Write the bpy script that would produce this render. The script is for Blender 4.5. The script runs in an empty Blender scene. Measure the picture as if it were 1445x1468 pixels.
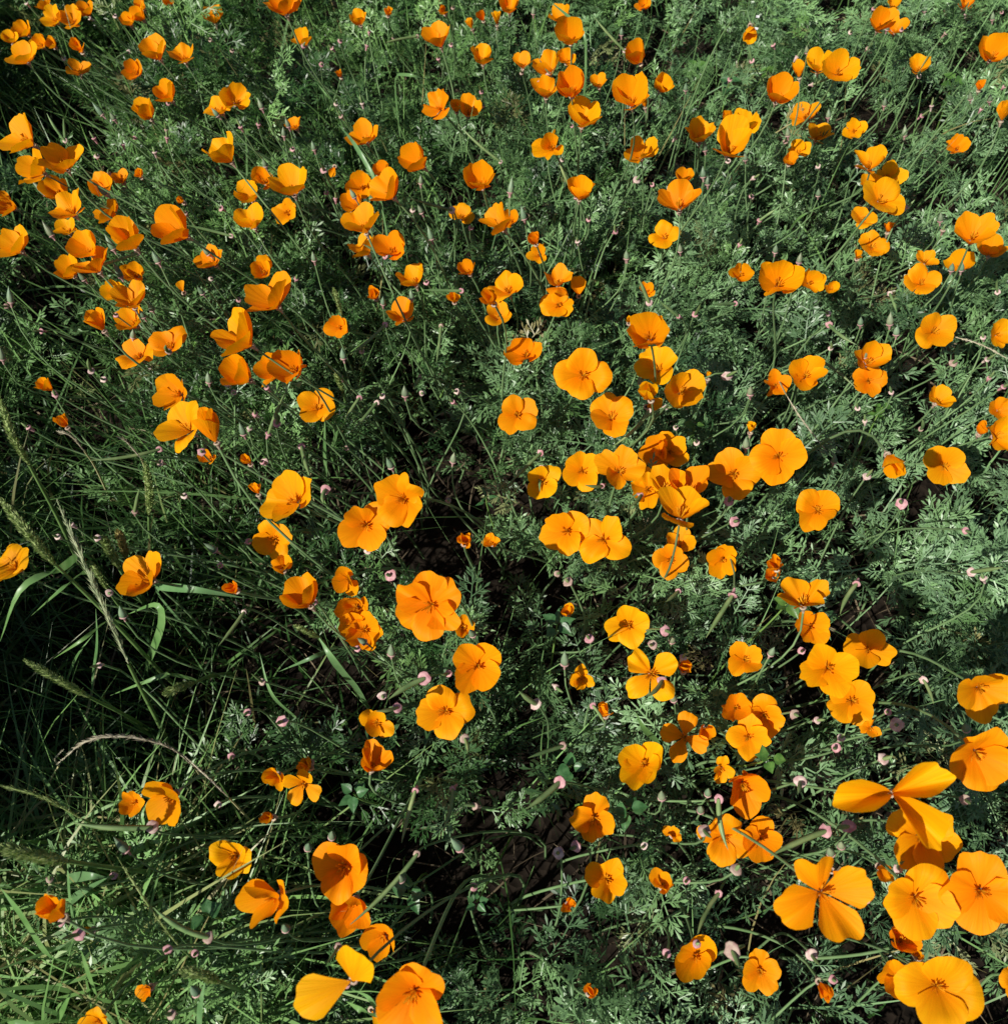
import bpy, math, random
import numpy as np
from mathutils import Vector, Matrix
R = math.radians
rng = np.random.default_rng(11)
random.seed(11)
scn = bpy.context.scene
col = scn.collection

# ------------------------------------------------------------------ camera, sky, sun, exposure
PW, PH, FPX = 1445.0, 1468.0, 1200.0
CAM_H, DEP = 1.14, R(61)
cam = bpy.data.cameras.new('camera'); co = bpy.data.objects.new('camera', cam); col.objects.link(co)
co.location = (0, 0, CAM_H); co.rotation_euler = (math.pi/2 - DEP, 0, 0)
cam.sensor_fit = 'HORIZONTAL'; cam.sensor_width = 36; cam.lens = 36*FPX/PW
cam.clip_start = .01; cam.clip_end = 500
cam.dof.use_dof = True; cam.dof.focus_distance = 1.0; cam.dof.aperture_fstop = 9.0
scn.camera = co

SUN_EL, SUN_AZ = R(43), R(220)          # azimuth measured from +x, counter-clockwise: to the left, a little behind the camera
SUNV = np.array([math.cos(SUN_EL)*math.cos(SUN_AZ), math.cos(SUN_EL)*math.sin(SUN_AZ), math.sin(SUN_EL)])
w = bpy.data.worlds.new('World'); scn.world = w; w.use_nodes = True
nt = w.node_tree
sky = nt.nodes.new('ShaderNodeTexSky'); sky.sky_type = 'NISHITA'; sky.sun_disc = False
sky.sun_elevation = SUN_EL; sky.sun_rotation = math.atan2(SUNV[0], SUNV[1])
bg = nt.nodes['Background']; bg.inputs['Strength'].default_value = .05
nt.links.new(sky.outputs[0], bg.inputs['Color'])
sl = bpy.data.lights.new('sun', 'SUN'); sl.energy = 5.0; sl.angle = R(.53); sl.color = (1, .955, .88)
so = bpy.data.objects.new('sun', sl); col.objects.link(so)
so.rotation_euler = Vector(SUNV).to_track_quat('Z', 'Y').to_euler(); so.location = (-3, -1, 4)
scn.view_settings.view_transform = 'Standard'; scn.view_settings.look = 'None'
scn.view_settings.exposure = 0.38; scn.view_settings.gamma = 1
scn.cycles.max_bounces = 4; scn.cycles.transmission_bounces = 3; scn.cycles.diffuse_bounces = 2; scn.cycles.glossy_bounces = 1
scn.cycles.caustics_reflective = False; scn.cycles.caustics_refractive = False

# ------------------------------------------------------------------ camera geometry helpers
CP = np.array([0, 0, CAM_H]); FWD = np.array([0, math.cos(DEP), -math.sin(DEP)])
UPV = np.array([0, math.sin(DEP), math.cos(DEP)]); RGT = np.array([1., 0, 0])
def ray(x, y): return FWD + (x-PW/2)/FPX*RGT + (PH/2-y)/FPX*UPV
def on_z(x, y, z):
    d = ray(x, y); return CP + d*((z-CAM_H)/d[2])
def proj(P):
    q = np.asarray(P) - CP; dep = q@FWD
    return np.stack([PW/2 + FPX*(q@RGT)/dep, PH/2 - FPX*(q@UPV)/dep], -1), dep
def unit(v): v = np.asarray(v, float); return v/np.linalg.norm(v)

# ------------------------------------------------------------------ materials
def new_mat(name):
    m = bpy.data.materials.new(name); m.use_nodes = True
    n = m.node_tree; n.nodes.clear(); o = n.nodes.new('ShaderNodeOutputMaterial'); return m, n, o
def N(n, t, **kw):
    x = n.nodes.new(t)
    for k, v in kw.items():
        if k in x.inputs.keys(): x.inputs[k].default_value = v
        else: setattr(x, k, v)
    return x
def mixc(n, fac, a, b, typ='MIX'):
    x = n.nodes.new('ShaderNodeMix'); x.data_type = 'RGBA'; x.blend_type = typ
    for i, v in ((0, fac), (6, a), (7, b)):
        if hasattr(v, 'is_linked') or hasattr(v, 'links'): n.links.new(v, x.inputs[i])
        else: x.inputs[i].default_value = v if i == 0 else (*v, 1)[:4]
    return x.outputs[2]
def leafy(n, o, colour, trans=.3, rough=.5, spec=.3, tcol=None, bump=None):
    p = N(n, 'ShaderNodeBsdfPrincipled', Roughness=rough); p.inputs['Specular IOR Level'].default_value = spec
    t = N(n, 'ShaderNodeBsdfTranslucent'); mx = N(n, 'ShaderNodeMixShader'); mx.inputs[0].default_value = trans
    n.links.new(colour, p.inputs['Base Color']); n.links.new(tcol or colour, t.inputs['Color'])
    if bump is not None: n.links.new(bump, p.inputs['Normal'])
    n.links.new(p.outputs[0], mx.inputs[1]); n.links.new(t.outputs[0], mx.inputs[2]); n.links.new(mx.outputs[0], o.inputs[0])

def mat_petal():
    m, n, o = new_mat('petal_orange')
    uv = N(n, 'ShaderNodeUVMap'); sep = N(n, 'ShaderNodeSeparateXYZ'); n.links.new(uv.outputs[0], sep.inputs[0])
    mp = N(n, 'ShaderNodeMapping'); mp.inputs['Scale'].default_value = (34, 1.5, 1)
    oi = N(n, 'ShaderNodeObjectInfo'); n.links.new(uv.outputs[0], mp.inputs[0])
    ad = N(n, 'ShaderNodeVectorMath', operation='ADD'); n.links.new(mp.outputs[0], ad.inputs[0])
    cb = N(n, 'ShaderNodeCombineXYZ'); ml = N(n, 'ShaderNodeMath', operation='MULTIPLY'); ml.inputs[1].default_value = 50
    n.links.new(oi.outputs['Random'], ml.inputs[0]); n.links.new(ml.outputs[0], cb.inputs[2]); n.links.new(cb.outputs[0], ad.inputs[1])
    nz = N(n, 'ShaderNodeTexNoise', Scale=1.0, Detail=3.0); n.links.new(ad.outputs[0], nz.inputs['Vector'])
    rp = N(n, 'ShaderNodeValToRGB'); e = rp.color_ramp.elements
    e[0].position = 0.0; e[0].color = (.91, .255, .002, 1); e[1].position = 1; e[1].color = (.98, .40, .003, 1)
    k = rp.color_ramp.elements.new(.4); k.color = (.96, .31, .002, 1)
    n.links.new(sep.outputs[1], rp.inputs[0])
    st = N(n, 'ShaderNodeMapRange'); st.inputs[1].default_value = .35; st.inputs[2].default_value = .7
    st.inputs[3].default_value = 0; st.inputs[4].default_value = .38; n.links.new(nz.outputs[0], st.inputs[0])
    c = mixc(n, st.outputs[0], rp.outputs[0], (.80, .20, .001))
    c = mixc(n, 1.0, c, oi.outputs['Color'], 'MULTIPLY')
    bp = N(n, 'ShaderNodeBump', Strength=.5, Distance=.0008); n.links.new(nz.outputs[0], bp.inputs['Height'])
    tc = mixc(n, 1.0, c, (1.0, 1.0, .6), 'MULTIPLY')
    leafy(n, o, c, .42, .55, .10, tc, bp.outputs[0]); return m
def mat_tone(name, lo, hi, trans=.25, rough=.45, spec=.35, noise=0):
    """colour between lo and hi by the 'tone' attribute"""
    m, n, o = new_mat(name)
    a = N(n, 'ShaderNodeAttribute', attribute_name='tone' if lo else 'tint')
    c = mixc(n, a.outputs['Fac'], lo, hi) if lo else a.outputs['Color']
    if noise:
        tx = N(n, 'ShaderNodeTexCoord'); nz = N(n, 'ShaderNodeTexNoise', Scale=noise, Detail=2.0); n.links.new(tx.outputs['Object'], nz.inputs['Vector'])
        c = mixc(n, nz.outputs[0], c, tuple(v*.55 for v in lo))
    leafy(n, o, c, trans, rough, spec); return m
def mat_noise(name, a, b, scale, trans=0., rough=.55, spec=.3, stretch=(1, 1, 1), bump=0.):
    m, n, o = new_mat(name)
    tx = N(n, 'ShaderNodeTexCoord'); mp = N(n, 'ShaderNodeMapping'); mp.inputs['Scale'].default_value = stretch
    n.links.new(tx.outputs['Object'], mp.inputs[0])
    nz = N(n, 'ShaderNodeTexNoise', Scale=scale, Detail=3.0); n.links.new(mp.outputs[0], nz.inputs['Vector'])
    rp = N(n, 'ShaderNodeMapRange'); rp.inputs[1].default_value = .35; rp.inputs[2].default_value = .65; n.links.new(nz.outputs[0], rp.inputs[0])
    c = mixc(n, rp.outputs[0], a, b); bo = None
    oi = N(n, 'ShaderNodeObjectInfo'); c = mixc(n, 1.0, c, oi.outputs['Color'], 'MULTIPLY')
    if bump:
        bq = N(n, 'ShaderNodeBump', Strength=bump, Distance=.003); n.links.new(nz.outputs[0], bq.inputs['Height']); bo = bq.outputs[0]
    leafy(n, o, c, trans, rough, spec, None, bo); return m
M = dict(
    petal=mat_petal(),
    leaf=mat_tone('poppy_leaf', None, None, .12, .40, .45),
    grass=mat_tone('grass_blade', None, None, .28, .42, .4),
    stemstuff=mat_tone('thin_stem', None, None, .1, .45, .35),
    litter=mat_tone('dry_litter', (.03, .022, .014), (.20, .16, .10), .1, .8, .1),
    stem=mat_noise('poppy_stem', (.11, .20, .075), (.17, .27, .12), 30, .05, .42, .35),
    pod=mat_noise('pod_green', (.10, .18, .07), (.18, .27, .115), 60, .05, .42, .35, (1, 1, 1)),
    bud=mat_noise('bud_green', (.12, .20, .115), (.19, .27, .16), 90, .1, .4, .3),
    rim=mat_noise('pink_collar', (.42, .23, .23), (.62, .45, .40), 220, .2, .5, .25),
    stamen=mat_noise('stamen_orange', (.95, .42, .006), (.98, .58, .03), 400, .5, .5, .2),
    blade=mat_noise('broad_blade', (.10, .21, .07), (.17, .30, .12), 25, .3, .38, .4, (1, 1, 1), .1),
    seed=mat_noise('seed_head_green', (.17, .26, .06), (.40, .48, .20), 260, .25, .6, .2),
    straw=mat_noise('dry_straw', (.40, .36, .24), (.60, .55, .41), 120, .15, .7, .15),
    broad=mat_noise('broad_leaf', (.035, .105, .028), (.085, .19, .06), 160, .28, .36, .4, (1, 1, 1), .15),
    white=mat_noise('white_petal', (.72, .70, .72), (.82, .80, .82), 200, .3, .5, .2),
    pale=mat_noise('pale_green_awns', (.27, .34, .17), (.46, .50, .30), 120, .2, .6, .2),
    tip=mat_noise('dry_tip', (.25, .13, .05), (.42, .28, .12), 200, .1, .7, .1),
)
def mat_soil():
    m, n, o = new_mat('soil_earth')
    tx = N(n, 'ShaderNodeTexCoord')
    a = N(n, 'ShaderNodeTexNoise', Scale=9., Detail=8.0, Roughness=.7); b = N(n, 'ShaderNodeTexVoronoi', Scale=70.)
    for q in (a, b): n.links.new(tx.outputs['Object'], q.inputs['Vector'])
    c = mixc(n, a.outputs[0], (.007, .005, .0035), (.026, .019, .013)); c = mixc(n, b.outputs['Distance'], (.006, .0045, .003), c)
    p = N(n, 'ShaderNodeBsdfPrincipled', Roughness=.95); p.inputs['Specular IOR Level'].default_value = .1
    bp = N(n, 'ShaderNodeBump', Strength=.8, Distance=.01); n.links.new(b.outputs['Distance'], bp.inputs['Height'])
    n.links.new(c, p.inputs['Base Color']); n.links.new(bp.outputs[0], p.inputs['Normal']); n.links.new(p.outputs[0], o.inputs[0]); return m
M['soil'] = mat_soil()

def tint(tone, hue, dry=None):
    """leaf colour: tone dark to light, shifted in places for shade and sun, hue 0 fresh green to 1 glaucous grey green, dry 0..1 yellowed"""
    t = np.clip(tone, 0, 1)[:, None]; h = np.clip(hue, 0, 1)[:, None]
    g = np.array([.024, .075, .012])*(1-t)+np.array([.19, .37, .090])*t; b = np.array([.030, .072, .030])*(1-t)+np.array([.195, .335, .165])*t
    c = g*(1-h)+b*h
    if dry is not None: d = dry[:, None]; c = c*(1-d)+np.array([.30, .27, .11])*(.5+.5*t)*d
    return c
def freshness(p, n): return np.clip(.36+.45*np.clip((p[:, 0]-350)/700, 0, 1)-.22*np.clip((500-p[:, 1])/500, 0, 1)+.15*rng.normal(size=n), 0, 1)
# ------------------------------------------------------------------ mesh helpers
def mesh_quads(name, V, F, tone=None, smooth=True, uv=None):
    me = bpy.data.meshes.new(name); V = np.asarray(V, np.float32); F = np.asarray(F, np.int32); k = F.shape[1]
    me.vertices.add(len(V)); me.vertices.foreach_set('co', V.ravel())
    me.loops.add(F.size); me.loops.foreach_set('vertex_index', F.ravel())
    me.polygons.add(len(F)); me.polygons.foreach_set('loop_start', np.arange(0, F.size, k, dtype=np.int32))
    me.update(calc_edges=True)
    me.polygons.foreach_set('use_smooth', np.full(len(F), smooth))
    if tone is not None and np.ndim(tone) == 2:
        a = me.attributes.new('tint', 'FLOAT_COLOR', 'POINT'); t4 = np.ones((len(V), 4), np.float32); t4[:, :3] = tone; a.data.foreach_set('color', t4.ravel())
    elif tone is not None:
        a = me.attributes.new('tone', 'FLOAT', 'POINT'); a.data.foreach_set('value', np.asarray(tone, np.float32))
    if uv is not None:
        l = me.uv_layers.new(name='UVMap'); l.data.foreach_set('uv', np.asarray(uv, np.float32)[F.ravel()].ravel())
    return me
def obj(name, me, mat=None, parent=None):
    o = bpy.data.objects.new(name, me); col.objects.link(o)
    if mat is not None and len(me.materials) == 0: me.materials.append(mat)
    if parent is not None: o.parent = parent
    return o
def empty(name, loc):
    o = bpy.data.objects.new(name, None); o.empty_display_size = .02; o.location = loc; col.objects.link(o); return o
def tag(o, label=None, cat=None, group=None, kind=None):
    for k, v in (('label', label), ('category', cat), ('group', group), ('kind', kind)):
        if v: o[k] = v
    return o
def bez(P0, P1, P2, P3, n):
    t = np.linspace(0, 1, n)[:, None]; P0, P1, P2, P3 = map(np.asarray, (P0, P1, P2, P3))
    return (1-t)**3*P0 + 3*(1-t)**2*t*P1 + 3*(1-t)*t*t*P2 + t**3*P3
def frames(C):
    T = np.gradient(C, axis=0); T /= np.linalg.norm(T, axis=1)[:, None]+1e-12
    ref = np.array([0, 0, 1.]) if abs(T[:, 2]).mean() < .8 else np.array([1., 0, 0])
    A = np.cross(T, ref); A /= np.linalg.norm(A, axis=1)[:, None]+1e-12
    return T, A, np.cross(A, T)
def tube(C, rad, k=6, ridge=0.):
    C = np.asarray(C, float); n = len(C); rad = np.broadcast_to(np.asarray(rad, float), (n,))
    T, A, B = frames(C); an = np.arange(k)*2*math.pi/k
    rr = 1 + ridge*np.cos(np.arange(k)*math.pi)
    V = C[:, None] + rad[:, None, None]*rr[None, :, None]*(np.cos(an)[None, :, None]*A[:, None] + np.sin(an)[None, :, None]*B[:, None])
    i = np.arange(n-1)[:, None]*k; j = np.arange(k)[None]; j2 = (j+1) % k
    F = np.stack([i+j, i+j2, i+k+j2, i+k+j], -1).reshape(-1, 4)
    return V.reshape(-1, 3), F
def join(parts):
    Vs, Fs, n = [], [], 0
    for V, F in parts: Vs.append(V); Fs.append(F+n); n += len(V)
    return np.concatenate(Vs), np.concatenate(Fs)
def lathe(prof, axis, org, k=10, wob=0., seed=0):
    prof = np.asarray(prof, float); ax = unit(axis); e1 = unit(np.cross(ax, [.31, .77, .12])); e2 = np.cross(ax, e1)
    an = np.arange(k)*2*math.pi/k; q = np.random.default_rng(seed)
    rr = 1 + wob*q.normal(size=k)
    V = org + prof[:, 0][:, None, None]*rr[None, :, None]*(np.cos(an)[None, :, None]*e1 + np.sin(an)[None, :, None]*e2) + prof[:, 1][:, None, None]*ax
    n = len(prof); i = np.arange(n-1)[:, None]*k; j = np.arange(k)[None]; j2 = (j+1) % k
    return V.reshape(-1, 3), np.stack([i+j, i+j2, i+k+j2, i+k+j], -1).reshape(-1, 4)
def ribbon(C, wd, up, fold=.25, twist=None):
    """blade with a folded midrib; C centre line, wd half widths, up approximate face normal"""
    C = np.asarray(C, float); n = len(C); wd = np.asarray(wd)
    T = np.gradient(C, axis=0); T /= np.linalg.norm(T, axis=1)[:, None]+1e-12
    S = np.cross(T, up); S /= np.linalg.norm(S, axis=1)[:, None]+1e-12; U = np.cross(S, T)
    if twist is not None:
        c, s = np.cos(twist)[:, None], np.sin(twist)[:, None]; S, U = c*S+s*U, c*U-s*S
    V = np.stack([C - S*wd[:, None] + U*(fold*wd)[:, None], C, C + S*wd[:, None] + U*(fold*wd)[:, None]], 1).reshape(-1, 3)
    i = np.arange(n-1)[:, None]*3; j = np.arange(2)[None]
    return V, np.stack([i+j, i+j+1, i+3+j+1, i+3+j], -1).reshape(-1, 4)
def local(V, o): return np.asarray(V) - np.asarray(o)

# ------------------------------------------------------------------ the lie of the land: canopy height and gaps
wv = [(rng.normal(size=2)*s, rng.uniform(0, 6.28), a) for s, a in [(5, .5)]*4+[(11, .35)]*5+[(24, .25)]*5]
def hum(x, y): return sum(a*np.sin(k[0]*x+k[1]*y+p) for k, p, a in wv)/2.2
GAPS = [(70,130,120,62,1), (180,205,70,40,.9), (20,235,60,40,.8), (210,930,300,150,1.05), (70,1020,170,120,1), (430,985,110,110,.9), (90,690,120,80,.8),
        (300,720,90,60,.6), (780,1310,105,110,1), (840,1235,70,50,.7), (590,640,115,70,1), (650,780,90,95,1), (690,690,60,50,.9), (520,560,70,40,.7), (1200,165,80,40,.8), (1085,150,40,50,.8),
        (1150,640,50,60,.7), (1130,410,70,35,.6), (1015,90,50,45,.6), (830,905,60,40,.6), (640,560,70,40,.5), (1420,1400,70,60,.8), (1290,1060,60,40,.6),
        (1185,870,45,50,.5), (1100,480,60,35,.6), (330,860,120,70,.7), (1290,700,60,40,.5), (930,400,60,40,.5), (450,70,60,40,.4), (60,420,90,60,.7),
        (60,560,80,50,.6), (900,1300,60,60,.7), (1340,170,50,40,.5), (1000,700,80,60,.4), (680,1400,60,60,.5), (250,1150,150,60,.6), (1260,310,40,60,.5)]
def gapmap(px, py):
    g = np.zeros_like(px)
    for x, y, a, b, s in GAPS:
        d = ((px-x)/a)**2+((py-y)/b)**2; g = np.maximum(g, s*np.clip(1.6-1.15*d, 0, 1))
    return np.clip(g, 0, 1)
def canopy(x, y):
    """height of the foliage top above the soil at x, y"""
    P = np.stack([x, y, np.full_like(x, .12)], -1); p, d = proj(P)
    g = np.where(d > .2, gapmap(p[..., 0], p[..., 1]), 0)
    return np.clip(.205+.05*hum(x, y), .10, .26)*(1-.85*g), g, p

# soil sheet
def soil():
    n = 121; t = np.linspace(-1, 1, n); s = np.sign(t)*(np.abs(t)**3)*40
    X, Y = np.meshgrid(s, s+1.0); Z = .012*hum(X*2.2, Y*2.2)*np.exp(-(X**2+(Y-1)**2)/60) - .012
    i = np.arange(n-1)[:, None]*n; j = np.arange(n-1)[None]
    F = np.stack([i+j, i+j+1, i+n+j+1, i+n+j], -1).reshape(-1, 4)
    o = obj('soil', mesh_quads('soil', np.stack([X, Y, Z], -1).reshape(-1, 3), F), M['soil']); tag(o, 'dark brown soil under the meadow plants', 'soil', kind='structure')
soil()

# ------------------------------------------------------------------ ferny poppy foliage
def leaf_template(q):
    V, F = [], []
    def quad(a, b, c, d): k = len(V); V.extend([a, b, c, d]); F.append((k, k+1, k+2, k+3))
    def axis(a, b, w0, w1):
        a = np.array(a); b = np.array(b); t = unit(b-a); s = unit(np.cross(t, [0, 0, 1.])); quad(a-s*w0, a+s*w0, b+s*w1, b-s*w1)
    def lobe(a, d, L, wd):
        d = unit(d); s = unit(np.cross(d, [0, 0, 1.]) + .35*q.normal(size=3)); a = np.array(a)
        wd = wd*1.25; quad(a-s*wd*.35, a+d*L*.62-s*wd, a+d*L, a+d*L*.62+s*wd*1.)
    bend = q.uniform(-.15, .15); rach = lambda y: np.array([bend*y*y, y, .10*math.sin(2.6*y)])
    axis(rach(0), rach(.3), .014, .013); axis(rach(.3), rach(.62), .013, .010); axis(rach(.62), rach(.95), .010, .006)
    pin = [(.30, s, .40) for s in (-1, 1)] + [(.47, s, .34) for s in (-1, 1)] + [(.63, s, .26) for s in (-1, 1)] + [(.78, s, .18) for s in (-1, 1)] + [(.86, 0, .16)]
    for y, s, L in pin:
        L *= q.uniform(.8, 1.2); an = s*R(q.uniform(42, 66)); el = q.normal()*.35+.1
        d = unit([math.sin(an), math.cos(an), math.sin(el)]); a = rach(y+q.uniform(-.03, .03)); b = a+d*L
        axis(a, a+d*L*.85, .009, .006)
        sd = unit(np.cross(d, [0, 0, 1.]) + .25*q.normal(size=3)); m = 4 if L > .28 else 3 if L > .2 else 2
        for k in range(m):
            t = .28+.62*k/m
            for e in (-1, 1):
                dd = d*q.uniform(.65, .95)+e*sd*q.uniform(.55, .85)+np.array([0, 0, q.normal()*.22]); l2 = q.uniform(.10, .17)*(1.15-.35*t)
                lobe(a+d*L*t, dd, l2, .0155)
                if L > .28 and k < 2: lobe(a+d*L*t+unit(dd)*l2*.4, d*.9-e*sd*.1, l2*.7, .0135)
        lobe(b-d*L*.18, d+.1*q.normal(size=3), .15, .016)
    return np.array(V), np.array(F)
TPL = [leaf_template(np.random.default_rng(100+i)) for i in range(9)]
def rotmats(yaw, pitch, roll):
    cy, sy, cp, sp, cr, sr = np.cos(yaw), np.sin(yaw), np.cos(pitch), np.sin(pitch), np.cos(roll), np.sin(roll)
    Y = np.stack([cp*sy, cp*cy, sp], -1)                       # leaf direction
    X0 = np.stack([cy, -sy, 0*cy], -1); Z0 = np.cross(X0, Y)
    X = cr[:, None]*X0 + sr[:, None]*Z0; Z = np.cross(X, Y)
    return np.stack([X, Y, Z], -1)
def scatter_leaves(name, P, yaw, pitch, roll, size, tone, label):
    Vs, Fs, Ts, n = [], [], [], 0; pick = rng.integers(0, len(TPL), len(P))
    for i, (tv, tf) in enumerate(TPL):
        k = np.where(pick == i)[0]
        if not len(k): continue
        Rm = rotmats(yaw[k], pitch[k], roll[k])
        tvb = tv.copy(); tvb[:, 2] -= .22*tvb[:, 1]**2
        W = np.einsum('nij,vj->nvi', Rm, tvb)*size[k][:, None, None] + P[k][:, None]
        Vs.append(W.reshape(-1, 3)); Fs.append((tf[None]+(np.arange(len(k))*len(tv))[:, None, None]).reshape(-1, 4)+n); n += len(k)*len(tv)
        Ts.append(np.repeat(tone[k], len(tv), axis=0))
    V = np.concatenate(Vs); V[:, 2] = np.maximum(V[:, 2], .002)
    o = obj(name, mesh_quads(name, V, np.concatenate(Fs), np.concatenate(Ts), False), M['leaf'])
    return tag(o, label, 'foliage', kind='stuff')
def in_view(x, y, m=60):
    p, d = proj(np.stack([x, y, np.full_like(x, .1)], -1))
    return (d > .2) & (p[..., 0] > -m) & (p[..., 0] < PW+m) & (p[..., 1] > -m) & (p[..., 1] < PH+m)
def foliage():
    # plants: leaves fan out from the shoots of each plant, with hollows between the plants
    m = 5200; X = rng.uniform(-1.75, 1.6, m); Y = rng.uniform(-.3, 2.45, m); H, G, P = canopy(X, Y); v = in_view(X, Y, 90)
    grassy = np.clip((430-P[:, 0])/220, 0, 1)*np.clip((P[:, 1]-560)/160, 0, 1)
    keep = np.where(v, .42, .32)*(1-.95*G)*(1-.75*grassy)*np.clip(.75+.4*hum(X*1.7+3, Y*1.7-1), .3, 1.2) > rng.uniform(size=m)
    X, Y, H, v, P = X[keep], Y[keep], H[keep], v[keep], P[keep]; edge = (~v) & (P[:, 0] < 0)
    H = H*rng.uniform(.6, 1.15, len(X))*np.where(edge, 1.55, 1); T0 = np.clip(.5+.2*rng.normal(size=len(X))+.2*hum(X*.8, Y*.8)+.12*(P[:, 0]/PW-.5)*2, 0, 1)  # plants out of view at left made taller to shade the ground
    cnt = rng.integers(6, 12, len(X)); k = np.repeat(np.arange(len(X)), cnt); n = len(k)
    side = rng.uniform(0, 2*math.pi, n); rad = .028*np.sqrt(rng.uniform(size=n)); u = rng.uniform(.05, 1, n)**.65
    x = X[k]+np.sin(side)*rad; y = Y[k]+np.cos(side)*rad; z = np.maximum(H[k]*u-.035, .004)
    pitch = rng.normal(.35, .32, n)+.55*u; roll = rng.normal(0, .5, n); size = rng.uniform(.055, .098, n)*np.where(v[k], 1, 1.2)
    tone = np.clip(T0[k]+.24*rng.normal(size=n), 0, 1)
    tone = tint(tone-.05, freshness(P[k], n), (rng.uniform(size=n) < .035)*rng.uniform(.4, 1, n))
    scatter_leaves('poppy_foliage', np.stack([x, y, z], -1), side+.5*rng.normal(size=n), pitch, roll, size, tone, 'dense ferny grey green poppy foliage carpeting the ground')
    return n
NLEAF = foliage()

# ------------------------------------------------------------------ thin grass, thin stems, litter (uncountable)
def ribbons_many(P, D, L, wd, bend, tone, name, mat, label, cat, seg=5):
    n = len(P); t = np.linspace(0, 1, seg)[None, :, None]
    C = P[:, None] + D[:, None]*L[:, None, None]*t + bend[:, None]*(t**2)*L[:, None, None]
    C[..., 2] = np.maximum(C[..., 2], .003)
    T = np.gradient(C, axis=1); S = np.cross(T, np.array([0, 0, 1.])+.6*rng.normal(size=(n, 1, 3))); S /= np.linalg.norm(S, axis=2)[..., None]+1e-9
    prof = np.minimum(1, (1-np.linspace(0, 1, seg))*2.2+.06)[None, :, None]
    V = np.stack([C-S*wd[:, None, None]*prof, C+S*wd[:, None, None]*prof], 2).reshape(-1, 3)
    i = (np.arange(n)*seg*2)[:, None]+(np.arange(seg-1)*2)[None]
    F = np.stack([i, i+1, i+3, i+2], -1).reshape(-1, 4)
    o = obj(name, mesh_quads(name, V, F, np.repeat(tone, seg*2, axis=0)), M[mat]); return tag(o, label, cat, kind='stuff')
def shade_grass():
    """tall grass added out of view past the left edge, to shade the hollow and the upper left"""
    Ps, n = [], 0
    for (ax, bx, ay, by, m) in ((-360, -40, 1010, 1330, 1500), (-330, -30, 120, 330, 900)):
        px = rng.uniform(ax, bx, m); py = rng.uniform(ay, by, m); Ps += [on_z(a, b, 0.) for a, b in zip(px, py)]
    P = np.array(Ps); n = len(P); D = np.stack([.16*rng.normal(size=n), .16*rng.normal(size=n), np.ones(n)], -1); D /= np.linalg.norm(D, axis=1)[:, None]
    ribbons_many(P, D, rng.uniform(.30, .50, n), rng.uniform(.0016, .0036, n), rng.normal(size=(n, 3))*np.array([.14, .14, .05]), tint(rng.normal(.45, .2, n), .2+.2*rng.uniform(size=n)), 'shade_grass', 'grass',
                 'unseen tall green grass added to shade the left of the patch', 'grass', 6)
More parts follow.
